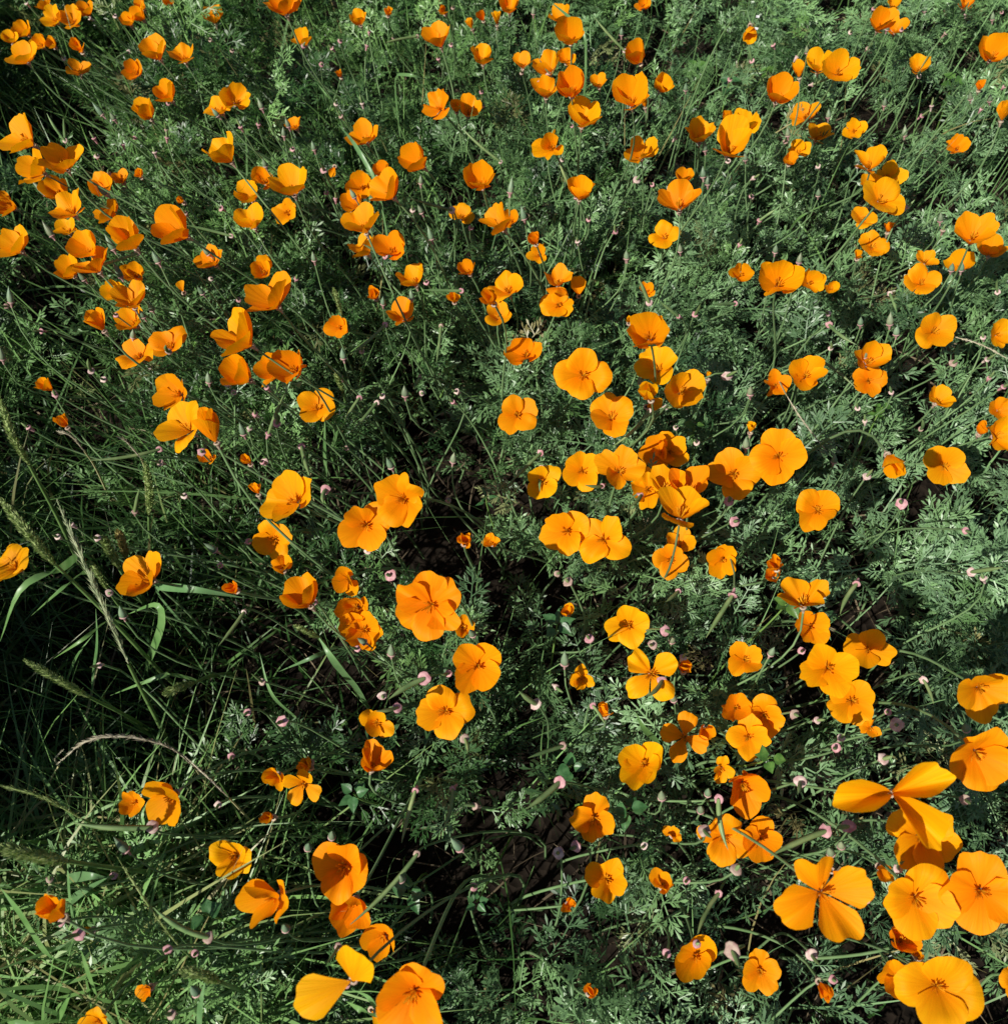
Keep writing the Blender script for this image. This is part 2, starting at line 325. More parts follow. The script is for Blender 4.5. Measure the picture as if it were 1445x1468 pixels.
def grasses():
    n = 60000; x = rng.uniform(-1.6, 1.4, n); y = rng.uniform(-.3, 2.3, n)
    h, g, p = canopy(x, y); v = in_view(x, y, 150)
    left = np.clip((520-p[:, 0])/300, 0, 1)*np.clip((p[:, 1]-520)/220, 0, 1)
    upl = np.clip((800-p[:, 0])/500, 0, 1)*np.clip((700-p[:, 1])/300, 0, 1)
    corner = np.clip((360-p[:, 0])/200, 0, 1)*np.clip((p[:, 1]-1180)/120, 0, 1); dens = .010+.9*left+1.0*corner+.13*upl+.4*((p[:, 0] < 0) & (p[:, 0] > -700))
    keep = dens*np.where(v, 1, .4) > rng.uniform(size=n); x, y, p, left, g, corner = x[keep], y[keep], p[keep], left[keep], g[keep], corner[keep]; n = len(x)
    D = np.stack([-.35*np.clip((900-p[:, 0])/900, -.3, 1)+.45*rng.normal(size=n), .45*rng.normal(size=n)+.1, rng.uniform(.5, 1.2, n)], -1); D /= np.linalg.norm(D, axis=1)[:, None]
    L = rng.uniform(.07, .30, n)*(1-.45*g); bend = rng.normal(size=(n, 3))*.28; bend[:, 2] = -np.abs(bend[:, 2])
    ribbons_many(np.stack([x, y, np.zeros(n)], -1), D, L, rng.uniform(.0006, .0021, n)*(1+.35*corner), bend, tint(rng.normal(.42, .26, n)+.75*corner-.38*g+.12*(p[:, 1] < 500), .12+.2*rng.uniform(size=n), np.clip((rng.uniform(size=n) < .05+.3*corner)*rng.uniform(.3, 1, n), 0, 1)), 'meadow_grass', 'grass',  # tone darkened in gaps for shade, lightened in the corner for sunlight
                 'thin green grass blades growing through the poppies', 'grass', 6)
    n = 9000; x = rng.uniform(-1.4, 1.4, n); y = rng.uniform(-.2, 2.3, n); h, g, p = canopy(x, y); v = in_view(x, y)
    keep = v & (rng.uniform(size=n) < (.30+.25*np.clip((900-p[:, 0])/700, 0, 1)*np.clip((800-p[:, 1])/400, 0, 1))*(1-.5*g)); x, y, p, h = x[keep], y[keep], p[keep], h[keep]; n = len(x)
    D = np.stack([-.5*np.clip((900-p[:, 0])/900, -.2, 1)+.3*rng.normal(size=n), .3*rng.normal(size=n), rng.uniform(.6, 1.1, n)], -1); D /= np.linalg.norm(D, axis=1)[:, None]
    ribbons_many(np.stack([x, y, np.zeros(n)], -1), D, rng.uniform(.14, .30, n), rng.uniform(.0007, .0013, n), rng.normal(size=(n, 3))*.12, tint(rng.normal(.72, .2, n), freshness(p, n)*.7, (rng.uniform(size=n) < .06)*1.),
                 'poppy_stalks', 'stemstuff', 'thin pale green poppy stalks rising through the foliage', 'stalks', 6)
    n = 1500; px = rng.uniform(-60, 430, n)**1.0; py = rng.uniform(1215, 1560, n); kk = rng.uniform(size=n) < np.clip((470-px)/300, .1, 1); px, py = px[kk], py[kk]; n = len(px)
    P0 = np.array([on_z(a, b, 0.) for a, b in zip(px, py)]); P0[:, 2] = rng.uniform(0, .12, n); D = np.stack([.9*rng.normal(size=n), .7*rng.normal(size=n), rng.uniform(.25, 1.1, n)], -1); D /= np.linalg.norm(D, axis=1)[:, None]
    bend = rng.normal(size=(n, 3))*.3; bend[:, 2] = -np.abs(bend[:, 2])-.1  # high tone below paints the corner's sunlight into pale, partly dry blades
    ribbons_many(P0, D, rng.uniform(.12, .28, n), rng.uniform(.0007, .0023, n), bend, tint(rng.normal(.9, .15, n), .15+.2*rng.uniform(size=n), (rng.uniform(size=n) < .45)*rng.uniform(.2, 1, n)), 'bright_grass', 'grass',
                 'tangle of long bright sunlit grass blades below the fuzzy heads', 'grass', 7)
    n = 7000; x = rng.uniform(-1.3, 1.3, n); y = rng.uniform(-.2, 2.2, n); k = in_view(x, y); x, y = x[k], y[k]; n = len(x)
    D = np.stack([rng.normal(size=n), rng.normal(size=n), .12*np.abs(rng.normal(size=n))], -1); D /= np.linalg.norm(D, axis=1)[:, None]
    ribbons_many(np.stack([x, y, rng.uniform(.003, .02, n)], -1), D, rng.uniform(.015, .09, n), rng.uniform(.0005, .0016, n), rng.normal(size=(n, 3))*.15, rng.uniform(size=n)**1.6,
                 'plant_litter', 'litter', 'dry brown stalks and litter lying on the soil', 'litter', 4)
grasses(); shade_grass()

# ------------------------------------------------------------------ photograph survey: offsets of the survey tiles and the scale of their coordinates
TX = {'A': (0, 0), 'B': (360, 0), 'C': (720, 0), 'D': (1065, 0), 'E': (0, 360), 'F': (360, 360), 'G': (720, 360), 'H': (1065, 360),
      'I': (0, 720), 'J': (360, 720), 'K': (720, 720), 'L': (1065, 720), 'M': (0, 1088), 'N': (360, 1088), 'O': (720, 1088), 'P': (1065, 1088)}
SC = 380/1445
def sx(t, x): return TX[t][0]+x*SC
def sy(t, y): return TX[t][1]+y*SC
# x0 y0 x1 y1 form [options]   forms: O open, B bowl, C cup, K nearly closed, W crumpled, P loose petals
FLOWERS = {
'A': '''170 0 290 50 C;410 0 505 90 C;215 25 335 140 B;310 22 442 155 B;640 65 740 135 C;695 20 795 110 C;730 -10 795 50 C;865 -40 960 22 C;1100 25 1215 130 C;15 150 90 245 C;65 102 160 205 C
30 220 200 348 B;160 180 250 270 C;240 192 305 262 C;370 208 465 278 K;360 318 495 412 B;758 182 903 325 C;908 233 1058 342 B;668 316 770 438 C;830 434 960 548 C;714 534 846 648 C;1112 503 1255 630 W
1205 440 1355 600 C r;1105 722 1277 884 C l;-20 622 185 830 C l;212 778 452 945 B;92 800 245 1005 C l;205 955 370 1085 C;262 1030 465 1190 B;480 935 612 1068 C;607 918 697 1000 C;730 915 780 965 K
510 1085 645 1215 B;-40 1042 90 1178 C;-30 1228 155 1400 B;290 1185 420 1278 B;362 1255 525 1405 C;582 1180 785 1365 C;828 1120 1030 1330 C l;1058 1332 1210 1460 B;1278 980 1408 1105 C;1270 1112 1440 1245 B;960 1068 1005 1105 K''',
'B': '''62 -60 277 78 B;535 48 630 133 C;215 150 330 245 C;720 35 775 80 K;455 375 497 418 K;930 115 1082 255 C;1198 237 1320 350 C;935 485 1080 648 B l;1085 540 1140 610 K;1128 512 1258 630 C
182 635 270 706 B;512 645 690 790 C;800 778 960 932 C l;1155 878 1335 1032 C;5 905 115 1035 C;90 897 305 1060 C;125 1065 230 1240 W;660 875 750 960 C;520 925 660 1085 B;630 930 820 1078 B l;480 1045 610 1150 C
485 1110 705 1265 B;530 1272 668 1405 B;660 1258 835 1415 C;1080 1108 1218 1218 O;1245 1105 1410 1280 C l;1310 60 1360 132 K;1350 -40 1460 68 C;1160 100 1215 150 K;1225 50 1275 110 K;1020 25 1075 75 K;425 905 458 965 P''',
'C': '''250 22 368 122 C;282 98 450 238 C;725 -30 803 62 B;57 278 168 372 C;157 280 318 402 C;300 255 395 360 C;165 398 300 542 C;283 373 460 515 C;480 395 570 478 C;595 402 808 590 C;822 400 942 495 C;350 535 550 685 C
670 212 780 345 K;175 695 320 882 W;665 742 848 890 C;357 955 503 1090 C;0 1125 75 1255 C;998 633 1160 778 C;1250 600 1420 720 C;1135 642 1365 845 B;1200 600 1255 660 K;843 985 1088 1142 C;800 1200 968 1353 O;135 1265 205 1330 K
132 1325 240 1435 W;1312 138 1390 235 K d;762 530 790 588 K;940 915 1050 990 C''',
'D': '''787 -40 865 48 C;695 30 845 180 C;770 85 908 187 B;345 258 490 398 C;435 265 637 443 B;268 322 340 420 K;130 397 303 562 C;250 562 430 680 B;352 670 497 780 B;555 630 665 765 B;240 760 370 855 B;218 825 305 895 C
910 292 1022 402 C;1282 185 1490 332 C;1160 -50 1295 40 C;1265 432 1325 490 K;1378 552 1480 650 K;1112 725 1238 838 C;610 792 785 945 C;740 865 890 1010 C;640 945 760 1030 C;655 970 882 1168 O;590 1128 732 1245 O;632 1255 795 1395 O
1155 1155 1392 1330 B;1255 1290 1480 1390 C;770 1210 835 1265 K;605 1360 650 1410 K''',
'E': '''290 15 430 150 C;400 -25 585 118 B;655 55 785 178 C;550 150 680 270 C;605 160 790 310 C;620 285 792 428 B;458 310 572 434 K;632 478 850 640 O;812 412 1020 572 O;1155 316 1378 570 B l;1192 570 1375 725 C;835 672 1020 865 B l
820 845 1110 1072 O l;1065 830 1180 1070 K;1060 1090 1195 1150 C;1310 1105 1370 1160 K;968 140 995 242 P;187 690 290 762 K;290 885 370 960 K;1355 1262 1420 1325 K''',
'F': '''0 20 112 150 C;-35 118 218 325 B l;790 68 938 190 B;1122 47 1222 132 C;735 252 890 402 B;400 345 522 475 B;15 555 170 740 C;110 522 285 740 C;252 752 458 928 O;1065 215 1140 280 K;620 200 715 250 K;52 1203 330 1468 B l
665 1222 950 1490 O;1240 205 1345 290 K;1288 110 1482 282 O;1275 275 1420 403 O''',
'G': '''228 68 385 240 W;375 138 455 240 P;208 198 386 355 O;22 468 205 628 B;-20 785 190 998 O;750 165 832 250 C;1240 60 1365 170 C;682 338 910 528 C;720 525 955 722 O;885 648 1105 852 B;742 712 848 815 K;788 800 872 872 P
297 522 582 815 O;483 775 710 1012 O;745 1000 905 1185 B;830 988 1015 1172 B;505 1060 778 1295 W;335 1090 535 1310 O;138 1172 318 1348 O;718 1160 870 1425 B;800 1170 1000 1330 B;905 1178 1130 1335 C;850 1290 1125 1505 B
1115 1072 1400 1355 O;1335 925 1380 990 K;1115 650 1140 695 K;665 355 712 388 K''',
'H': '''85 55 335 238 C;318 95 450 225 C;450 162 525 230 C;878 68 1080 232 O;945 -5 1068 75 C;1095 -10 1265 108 C;945 335 1158 530 O;1355 365 1480 528 B;612 488 802 648 C;600 622 785 793 O;252 572 460 757 B;120 640 260 792 W
1015 730 1160 850 B;1342 797 1490 925 B;1340 900 1520 1095 B;1272 925 1345 1000 K;755 1112 890 1230 K d;985 1065 1235 1272 O;40 972 345 1272 O;295 1300 522 1528 O''',
'I': '''-60 232 155 432 O;640 272 878 510 B l;1210 430 1300 500 K''',
'J': '''490 -10 750 275 O;10 102 222 315 O;110 290 225 390 C;162 388 362 578 C l;443 353 585 510 B;460 512 632 668 C;482 595 715 808 B;775 402 1158 730 O 6;1100 620 1222 733 C r;1108 768 1355 1045 B;912 995 1208 1298 O
580 1140 790 1272 W;572 1320 800 1450 C r;270 1390 330 1440 K;1255 170 1360 242 W;1120 170 1200 250 K''',
'K': '''235 18 440 322 O;430 68 688 340 O;895 130 1055 285 B;820 232 1015 420 O;1110 238 1282 410 B;567 560 792 803 O;685 795 945 1085 O s;948 850 1042 922 K;375 880 498 1025 W;868 1142 1118 1418 O s;640 1310 868 1570 C;525 1085 602 1185 K
1238 760 1410 950 W;1210 1030 1345 1210 C;1235 1140 1450 1425 O;305 560 400 620 K;1075 1210 1160 1300 K''',
'L': '''115 350 210 430 K;110 300 240 360 K;190 415 470 580 W;290 590 465 780 B;570 682 815 918 B;335 755 605 1085 W;465 960 712 1218 O;1170 940 1500 1200 W;1115 1245 1490 1555 O;640 1180 750 1285 W;15 1050 228 1282 O''',
'M': '''652 175 785 320 B;778 127 985 360 B l;1155 440 1360 662 O;205 730 345 910 K;450 918 505 955 K;415 1360 628 1520 O;740 1230 820 1325 W''',
'N': '''50 58 190 165 K;165 60 382 252 O s;245 0 330 75 K;38 295 125 355 K;340 458 632 790 O;410 760 670 950 C;597 903 780 1105 B;248 1025 662 1420 P2;690 1118 1048 1520 O;645 1385 745 1450 P;-55 635 180 945 B l''',
'O': '''372 185 608 455 W;460 538 670 795 W;795 605 940 730 C;1065 305 1360 585 O;1318 312 1520 568 B;1222 98 1470 308 B;1140 0 1280 120 W;1295 60 1340 120 K;945 965 1165 1215 C l;440 1228 522 1305 K;330 740 390 850 K;870 370 980 450 W''',
'P': '''200 520 682 1010 O s;778 572 1168 990 O;1118 460 1490 1005 O;795 260 1180 640 O;498 28 1150 485 P3;738 555 812 685 K;778 920 995 1045 C;915 1040 990 1100 K;860 1058 1275 1500 O;760 1070 945 1350 C;0 1040 205 1288 O
1400 1120 1600 1330 O;410 1215 490 1330 K;470 625 615 705 P'''}
# petal angles from the flower's axis, at the base and at the edge; fan half angle; wrap round the axis
FORM = {'O': (52, 66, 55, .80, .75), 'B': (54, 40, 54, .66, .35), 'C': (46, 24, 52, .60, .30), 'K': (24, 6, 46, .50, .25), 'W': (44, 58, 50, .70, .7), 'P': (52, 62, 34, .8, .75), 'Q': (56, 72, 40, .8, .75), 'R': (56, 76, 27, .8, .75)}

def petal_grid(q, form, psi, lift, nu, nv, narrow=1., openj=0., ruf=1.):
    p0, p1, ah, wrap, _ = FORM[form]
    dop = q.normal()*(16 if form == 'W' else 7)+openj
    s = np.linspace(0, 1.12, 60); ph = np.radians(np.clip(p0+.5*dop+(p1-p0+.6*dop)*s**1.1, 2, 112))
    r = np.concatenate([[0], np.cumsum(np.sin(ph[:-1]))])*(s[1]) + .012; z = np.concatenate([[0], np.cumsum(np.cos(ph[:-1]))])*(s[1])
    a = R(ah)*narrow*q.uniform(.92, 1.08); th = np.linspace(-a, a, nu)[None]; v = np.linspace(.03, 1, nv)[:, None]; t = th/a
    Ledge = 1 - .23*np.abs(t)**5 - .03*np.abs(t)
    for f in (2, 3, 5, 8): Ledge = Ledge + q.normal()*.030/np.sqrt(f/2)*np.sin(f*1.6*t+q.uniform(0, 6.3))
    if q.uniform() < .35: Ledge = Ledge - q.uniform(.03, .09)*np.exp(-((t-q.normal()*.25)/.14)**2)
    rho = v*Ledge; x = rho*np.sin(th*np.minimum(1, 1.0)); y = rho*np.cos(th)
    rr = np.interp(y, s, r); zz = np.interp(y, s, z); pp = np.interp(y, s, ph)
    al = np.clip(wrap*x/np.sqrt(rr**2+.05**2), -1.35, 1.35)
    rev = np.stack([rr*np.cos(al), rr*np.sin(al), zz], -1); pla = np.stack([rr, x*.92, zz], -1); mix = .62 if form != 'O' else .5
    W = rev*mix+pla*(1-mix)
    nrm = np.stack([np.cos(pp), 0*pp, -np.sin(pp)], -1)
    d = (q.normal()*.06-.055)*np.abs(t)**2.5*v**2 + (-.30*t**2*v if form == 'P' else -.62*t**2*v**.7 if form == 'R' else 0) + (.02 if form == 'O' else -.0)*v**3 + lift*(1.1-.3*v)
    d = d + (-.055*np.exp(-(t/.35)**2)*v**1.5*q.uniform(.2, 1))
    amp = .10 if form == 'W' else .085 if form == 'R' else .06 if form == 'Q' else .036*ruf
    for f in (2.2, 4, 7): d = d + amp/np.sqrt(f/2)*q.normal()*np.sin(f*t+q.uniform(0, 6.3))*v**2.2
    d = d + .009*np.sin(t*q.uniform(14, 20)+q.uniform(0, 6))*v
    if form == 'O' and q.uniform() < .45: d = d + q.uniform(.05, .2)*np.clip((v-.72)/.28, 0, 1)**2*np.clip(1+1.5*q.normal()*t, 0, 1)
    W = W + nrm*d[..., None]
    c, sn = math.cos(psi), math.sin(psi); W = np.stack([W[..., 0]*c-W[..., 1]*sn, W[..., 0]*sn+W[..., 1]*c, W[..., 2]], -1)
    uv = np.stack([np.broadcast_to(t*.5+.5, rr.shape)*np.ones_like(rr), np.broadcast_to(v, rr.shape)], -1)
    return W.reshape(-1, 3), uv.reshape(-1, 2)
def grid_faces(nu, nv):
    i = np.arange(nv-1)[:, None]*nu; j = np.arange(nu-1)[None]
    return np.stack([i+j, i+j+1, i+nu+j+1, i+nu+j], -1).reshape(-1, 4)
def basis(ax, roll):
    z = unit(ax); x = unit(np.array([1., 0, 0]) - z*z[0]); y = np.cross(z, x); c, s = math.cos(roll), math.sin(roll)
    return np.stack([c*x+s*y, -s*x+c*y, z], -1)
def stem_curve(head, ax, base, n=12):
    L = np.linalg.norm(head-base)
    return bez(base, base+np.array([0, 0, .45*L]) + .04*rng.normal(size=3)*[1, 1, 0], head-unit(ax)*.33*L, head, n)
SURVEY = []
for t, s in FLOWERS.items():
    for rec in s.replace('\n', ';').split(';'):
        f = rec.split()
        if len(f) < 5: continue
        x0, y0, x1, y1 = map(float, f[:4])
        SURVEY.append(dict(b=(sx(t, x0), sy(t, y0), sx(t, x1), sy(t, y1)), form=f[4], opt=f[5:], tile=t))
def make_poppy(i, S):
    q = np.random.default_rng(1000+i); x0, y0, x1, y1 = S['b']; cx, cy, bw, bh = (x0+x1)/2, (y0+y1)/2, x1-x0, y1-y0
    form = S['form']; two = form in ('P2', 'P3'); three = form == 'P3'; form = form[0]; opt = S['opt']
    npet = 6 if '6' in opt else 3 if three else 2 if two else (1 if form == 'P' else 4)
    if form in 'BO' and q.uniform() < .08: npet = 5
    size = max(bw, bh); nu, nv = (19, 13) if size > 58 else (13, 9) if size > 26 else (9, 7)
    roll = q.uniform(0, 6.28); pets = []; ruf = q.uniform(.6, 2.3)*(1.5 if npet == 6 else 1)*(1.4 if size > 66 else 1); oj = q.normal()*5
    for k in range(npet):
        psi = k*2*math.pi/npet + q.normal()*.13; inner = k % 2
        if two: psi = (3.25, .42, -1.0)[k] if three else (3.45, 1.15)[k]; roll = 0
        nar = .63 if 's' in opt else .86 if two else (.82 if npet > 4 else 1)
        pets.append(petal_grid(q, 'R' if three else 'Q' if two else form, psi, (-.022 if inner else .022), nu, nv, nar, (-5 if inner else 4)+oj, ruf))
    if form == 'P' and not two: roll = (math.pi if q.uniform() < .6 else 0) if bw > bh else q.choice([1., -1.])*math.pi/2
    allv = np.concatenate([p[0] for p in pets])
    Lnom = {'O': .032, 'B': .033, 'C': .035, 'K': .024, 'W': .031, 'P': .03}[form]
    lx = -.16+.14*q.normal(); lx += -.42 if 'l' in opt else .45 if 'r' in opt else 0
    ly0 = {'O': .6, 'B': .5, 'C': .28, 'K': .0, 'W': .4, 'P': .5}[form]
    tgt = math.log(bh/bw); best = None
    zn = .305 + .016*q.normal()
    for ly in np.linspace(-.45, 1.15, 17):
        ax = np.array([lx, -ly, 1.]) if 'd' not in opt else np.array([-.1, -.9, -.5+ly])
        Bm = basis(ax, roll); c = on_z(cx, cy, zn); p, d = proj(c+(allv@Bm.T)*Lnom); e = p.max(0)-p.min(0)
        cost = abs(math.log(e[1]/e[0])-tgt)+.38*(ly-ly0)**2
        if best is None or cost < best[0]: best = (cost, ax, Bm, math.sqrt(e[0]*e[1]))
    _, ax, Bm, epx = best
    # nearer to the camera when it shows larger than its kind would at the mean height
    k = math.sqrt(bw*bh)/epx; dz = (CAM_H-zn)*(1-1/k)
    z = float(np.clip(zn+.55*dz, .235, .42)); L = Lnom; org = on_z(cx, cy, z)
    for _ in range(5):
        p, d = proj(org+(allv@Bm.T)*L); lo, hi = p.min(0), p.max(0); e = hi-lo
        L *= math.sqrt(bw*bh/(e[0]*e[1])); m = (lo+hi)/2; dd = float(d.mean())
        org = org + RGT*(cx-m[0])/FPX*dd - UPV*(cy-m[1])/FPX*dd
    L *= 1.05; axu = unit(ax); h = org[2]
    off = np.array([.17*np.clip((760-cx)/760, -.25, 1)+.03*q.normal(), .03*q.normal()+.02, 0]) - np.array([axu[0], axu[1], 0])*.10*np.clip(h/.3, .3, 1)
    base = np.array([org[0]+off[0], org[1]+off[1], -.012])
    root = empty('poppy_flower', base)
    fcol = 1+.05*q.normal(); g = np.clip(1.06+.10*q.normal(), .88, 1.3)
    if (S['tile'], S['form']) in (('G', 'K'), ('P', 'P3'), ('N', 'P2')) or (S['tile'] == 'F' and 0): g = 1.3
    c4 = (min(1.03, fcol), g*min(1, fcol), 1, 1)
    F = grid_faces(nu, nv)
    for V, uv in pets:
        o = obj('petal', mesh_quads('petal', local(org+(V@Bm.T)*L, base), F, None, True, uv), M['petal'], root); o.color = c4
    # receptacle under the petals and stem
    V, Fq = lathe([(.0012, -.0075), (.0019, -.004), (.0028, -.001), (.0040, .0003), (.0037, .0012), (.002, .001)], axu, org-axu*.0022, 9)
    obj('receptacle', mesh_quads('receptacle', local(V, base), Fq), M['rim'], root).color = (.8, .95, .75, 1)
    C = stem_curve(org-axu*.008, ax, base, 12)
    V, Fq = tube(C, np.linspace(.0019, .00125, 12)*q.uniform(.85, 1.15), 6)
    o = obj('stem', mesh_quads('stem', local(V, base), Fq), M['stem'], root); v = q.uniform(.8, 1.15); o.color = (v, v, v, 1)
    if form in 'OBCW' and size > 14:
        parts = []; ns = 20 if size > 45 else 12; sp = {'O': .62, 'B': .5, 'C': .4, 'W': .6}[form]
        for k in range(ns):
            an = q.uniform(0, 6.28); tl = q.uniform(.15, 1)**.6*sp; ln = L*q.uniform(.17, .29)
            d = np.array([math.cos(an)*math.sin(tl), math.sin(an)*math.sin(tl), math.cos(tl)]); e = d*ln
            Cc = np.stack([d*.002, e*.5+np.array([0, 0, .02*L]), e, e+d*L*.13+np.array([0, 0, -.0*L])]); 
            parts.append(tube(Cc, [.00035, .00035, .0008, .0005], 3))
        V, Fq = join(parts); obj('stamen_cluster', mesh_quads('stamen_cluster', local(org+V@Bm.T, base), Fq), M['stamen'], root)
    S.update(root=root, org=org, L=L, form=form, two=two, npet=npet, lean=ax, g=g)
for i, S in enumerate(SURVEY): make_poppy(i, S)

# ------------------------------------------------------------------ seed pods and buds:  rim x,y [> tip x,y] [size]
PODS = {
'A': '488,97;627,85;700,280>625,325;348,318>325,265;355,765>345,640;355,765>255,615;512,752;733,750;905,705;910,748;843,828;528,850;918,562>905,450;1205,1135*1.4;1010,1162;670,785;145,15;1260,1285>1010,1225;750,1380>720,1375;595,945;1410,675;1312,690;1145,215;1265,275',
'B': '485,222;440,262;643,170;632,245;383,350*1.3;462,565;605,562;225,812;395,928>370,880*1.4;410,1050;1360,880>1130,675;905,195>720,235;1020,318;1090,243;1095,1145>885,1085*1.5;1198,1240;730,1395>610,1330*1.3;285,250;1255,500>1240,455;40,675;490,632;880,1145;1100,40;775,205;460,1080;1262,575',
'C': '360,215>340,160;255,398>200,320;195,435;667,275>500,90;105,395;943,752;732,978*1.6;818,1005;1230,877>1205,850*1.2;965,1152>840,1010*1.2;1360,330>1340,230*1.3;400,1075>300,850;380,685;618,1262>615,1220;470,1195;410,1315;1370,970;1360,1075;1295,1330;265,740;1240,432;325,870',
'D': '712,45;865,160;1105,180;680,262;165,243;380,460>520,405;960,415>970,380;410,905*1.3;295,305;585,175;900,1125;625,905;1028,575;1425,470;975,630;1300,592;230,770;60,968;45,1070;90,1200>185,1135;1410,65;1215,75;1090,1255',
'E': '632,348;920,548>905,510*1.4;820,632*1.2;497,652>480,585*1.4;1275,770*1.3;1240,725;1390,888;1362,965;1100,1095*1.5;868,1080>475,1140;875,1155*1.3;1150,150;35,300>0,300;565,700;1005,1335>945,1300;750,10>420,105;1300,265>1255,200;735,1420>760,1295;300,785;1430,1150;225,435;1395,310;155,960;745,210',
'F': '1145,215>935,210*1.2;955,170;730,400>540,565;1035,408>1010,610;603,545>600,520;590,800>510,930;715,790*1.4;685,825>550,985;920,690>885,750;930,775;140,940>132,880*1.4;95,995>180,780*1.2;275,1065>320,1225*1.5;75,1148*1.3;20,888;1100,822;1120,765;405,1300>395,1375*1.6;85,745;245,150;520,1075;1075,1360*1.2;345,40',
'G': '750,615*1.2;1225,680>1285,650*2;800,280>745,150*1.4;1270,285>1145,290*1.2;960,355>855,270;1050,345>1080,285;210,1100>30,1275*1.2;545,1280>450,1275;755,1330>695,1390;215,1180>205,1310;1235,1365*1.9;1060,1045;895,850;945,962;800,870>600,1065',
'H': '800,230>840,340*1.2;470,400>620,510*1.3;415,590>610,740;465,340;478,530>478,495;1145,610*1.7;1388,222>1388,150;1343,690;810,770;970,970>975,910;675,1228*1.4;625,855>625,825;665,925;865,1375*2;1310,470;1330,590;1420,740',
'I': '315,190;390,120;533,195*1.3;595,495;1330,600>1190,785;1355,215;1200,345;540,890;1350,1145*1.3;1262,1385',
'J': '635,265>605,190*1.2;762,400*2;945,960>750,1075*2.2;715,1055*1.5;798,1120>680,1140*1.6;1165,1290>1180,1370*1.6;170,1195*2;345,545;1205,720;1075,935;60,980>0,935;580,800',
'K': '360,435*1.5;300,390;1255,508>1110,740*1.6;960,485>890,545;888,700*1.6;820,778*1.5;870,975>790,1060*1.4;985,845;185,1100>90,1030*1.9;475,745*1.3;495,1110>560,1210;330,1330>140,1395;295,1010;810,1330;1265,105*1.8',
'L': '1215,155*1.4;1245,380>1420,355*1.3;1310,415*1.4;620,445>530,610*1.5;510,1340*1.4;840,1215*1.9;765,1400*2;985,970>1040,1100*1.4;280,1155*1.4;535,1285;405,1190;320,810*1.4;790,1145',
'M': '830,375>400,350*2;270,660;430,960>330,990*1.5;915,1040*1.3;1135,975>835,810*1.4;935,1395*1.4;335,895;1190,250;620,640;1065,1060',
'N': '520,1230*1.3;1100,165>1040,395;905,520>540,905;895,175>820,460;1220,260;1215,700;685,1375;475,1025>410,1120',
'O': '310,130>130,275*2.4;400,478*1.5;305,515*1.5;775,475*1.2;1100,390>1140,430*2.2;1180,220>1230,495*1.4;1275,605*2;1255,1050>1290,1140*2.6;895,1060;1180,735>1060,980;1060,1010;1005,665',
'P': '312,125>300,190*2.2;450,395>150,530*2.4;575,370>510,380*2;465,855*2.3;660,755>465,675*1.8;1212,225*1.7;845,600>880,560*1.3;490,1205*1.3;375,1070*1.5;960,1200'}
BUDS = {
'A': '560,625>500,560;250,1060>170,990;580,1060>520,1010;285,1285>230,1205;620,1360>570,1275;625,650>600,615;1425,590>1405,540;865,1430>830,1370;1140,1385>1095,1345;1190,630>1150,590',
'B': '60,590>35,535;180,740>175,690;345,815>330,765;985,1305>960,1230;345,1420>335,1370;205,690>185,640;565,1075>535,1030;610,960>605,930;930,1160>905,1115;80,905>65,870;925,1000>925,950;1410,1050>1425,970',
'C': '1000,490>1000,460;1105,820>1095,765;1095,965>1090,905;1120,1005>1118,955;970,1370>965,1330;120,1195>100,1120;45,1050>55,960;675,1410>675,1360;650,190>650,150;422,995>420,960;1325,870>1320,840;170,75>170,40',
'D': '785,160>795,125;990,60>990,25;348,285>345,255;770,575>775,530;880,740>880,680;465,640>465,590;1075,1205>1075,1155;1240,540>1235,505;1360,105>1360,65;305,1430>315,1375;175,1375>180,1335;410,1065>410,1035;1345,550>1345,515;245,740>240,690',
'E': '660,140>620,60;460,155>425,120;725,470>730,425;1140,715>1135,655;785,360>760,320;830,320>815,295;1330,1000>1305,930;850,45>830,0;1105,230>1080,200;60,280>55,190;15,590>5,520',
'F': '505,585>495,525;840,790>835,730;485,690>450,640;1100,1150>1110,1095;765,1180>735,1125;875,260>870,205;720,290>720,250',
'G': '1350,780>1350,735;1330,1065>1325,1010;755,720>745,690;680,40>675,0',
'H': '800,400>800,330;835,455>835,395;660,580>665,505;295,670>297,625;40,785>40,730;15,1070>15,1010;1190,105>1195,60;1135,105>1140,70;305,65>315,10;640,400>640,360;495,1150>500,1110',
'I': '675,625>655,560;1175,265>1105,225', 'J': '620,765>580,745;765,830>765,770;1210,725>1190,700', 'K': '340,885>340,805;935,1080>920,1040;925,760>930,735',
'L': '1220,1240>1200,1205;150,830>170,790', 'M': '690,500>620,420;1075,1280>1040,1230', 'N': '1140,490>1080,425;440,430>445,390;310,490>318,460;190,930>185,905;820,660>815,635',
'O': '870,215>865,170;1120,195>1122,160;1080,285>1082,260', 'P': '480,520>460,480;535,480>530,450'}
def parse(s):
    for r in s.split(';'):
        k = 1.0
        if '*' in r: r, kk = r.split('*'); k = float(kk)
        a = [tuple(map(float, c.split(','))) for c in r.split('>')]
        yield a[0], (a[1] if len(a) > 1 else None), k
THINGS = []
def plant_base(org, cx, q, away=None):
    b = np.array([org[0]+.15*np.clip((760-cx)/760, -.25, 1)+.04*q.normal(), org[1]+.04*q.normal()+.015, -.012])
    if away is not None: b[:2] -= unit(away)[:2]*.06
    return b
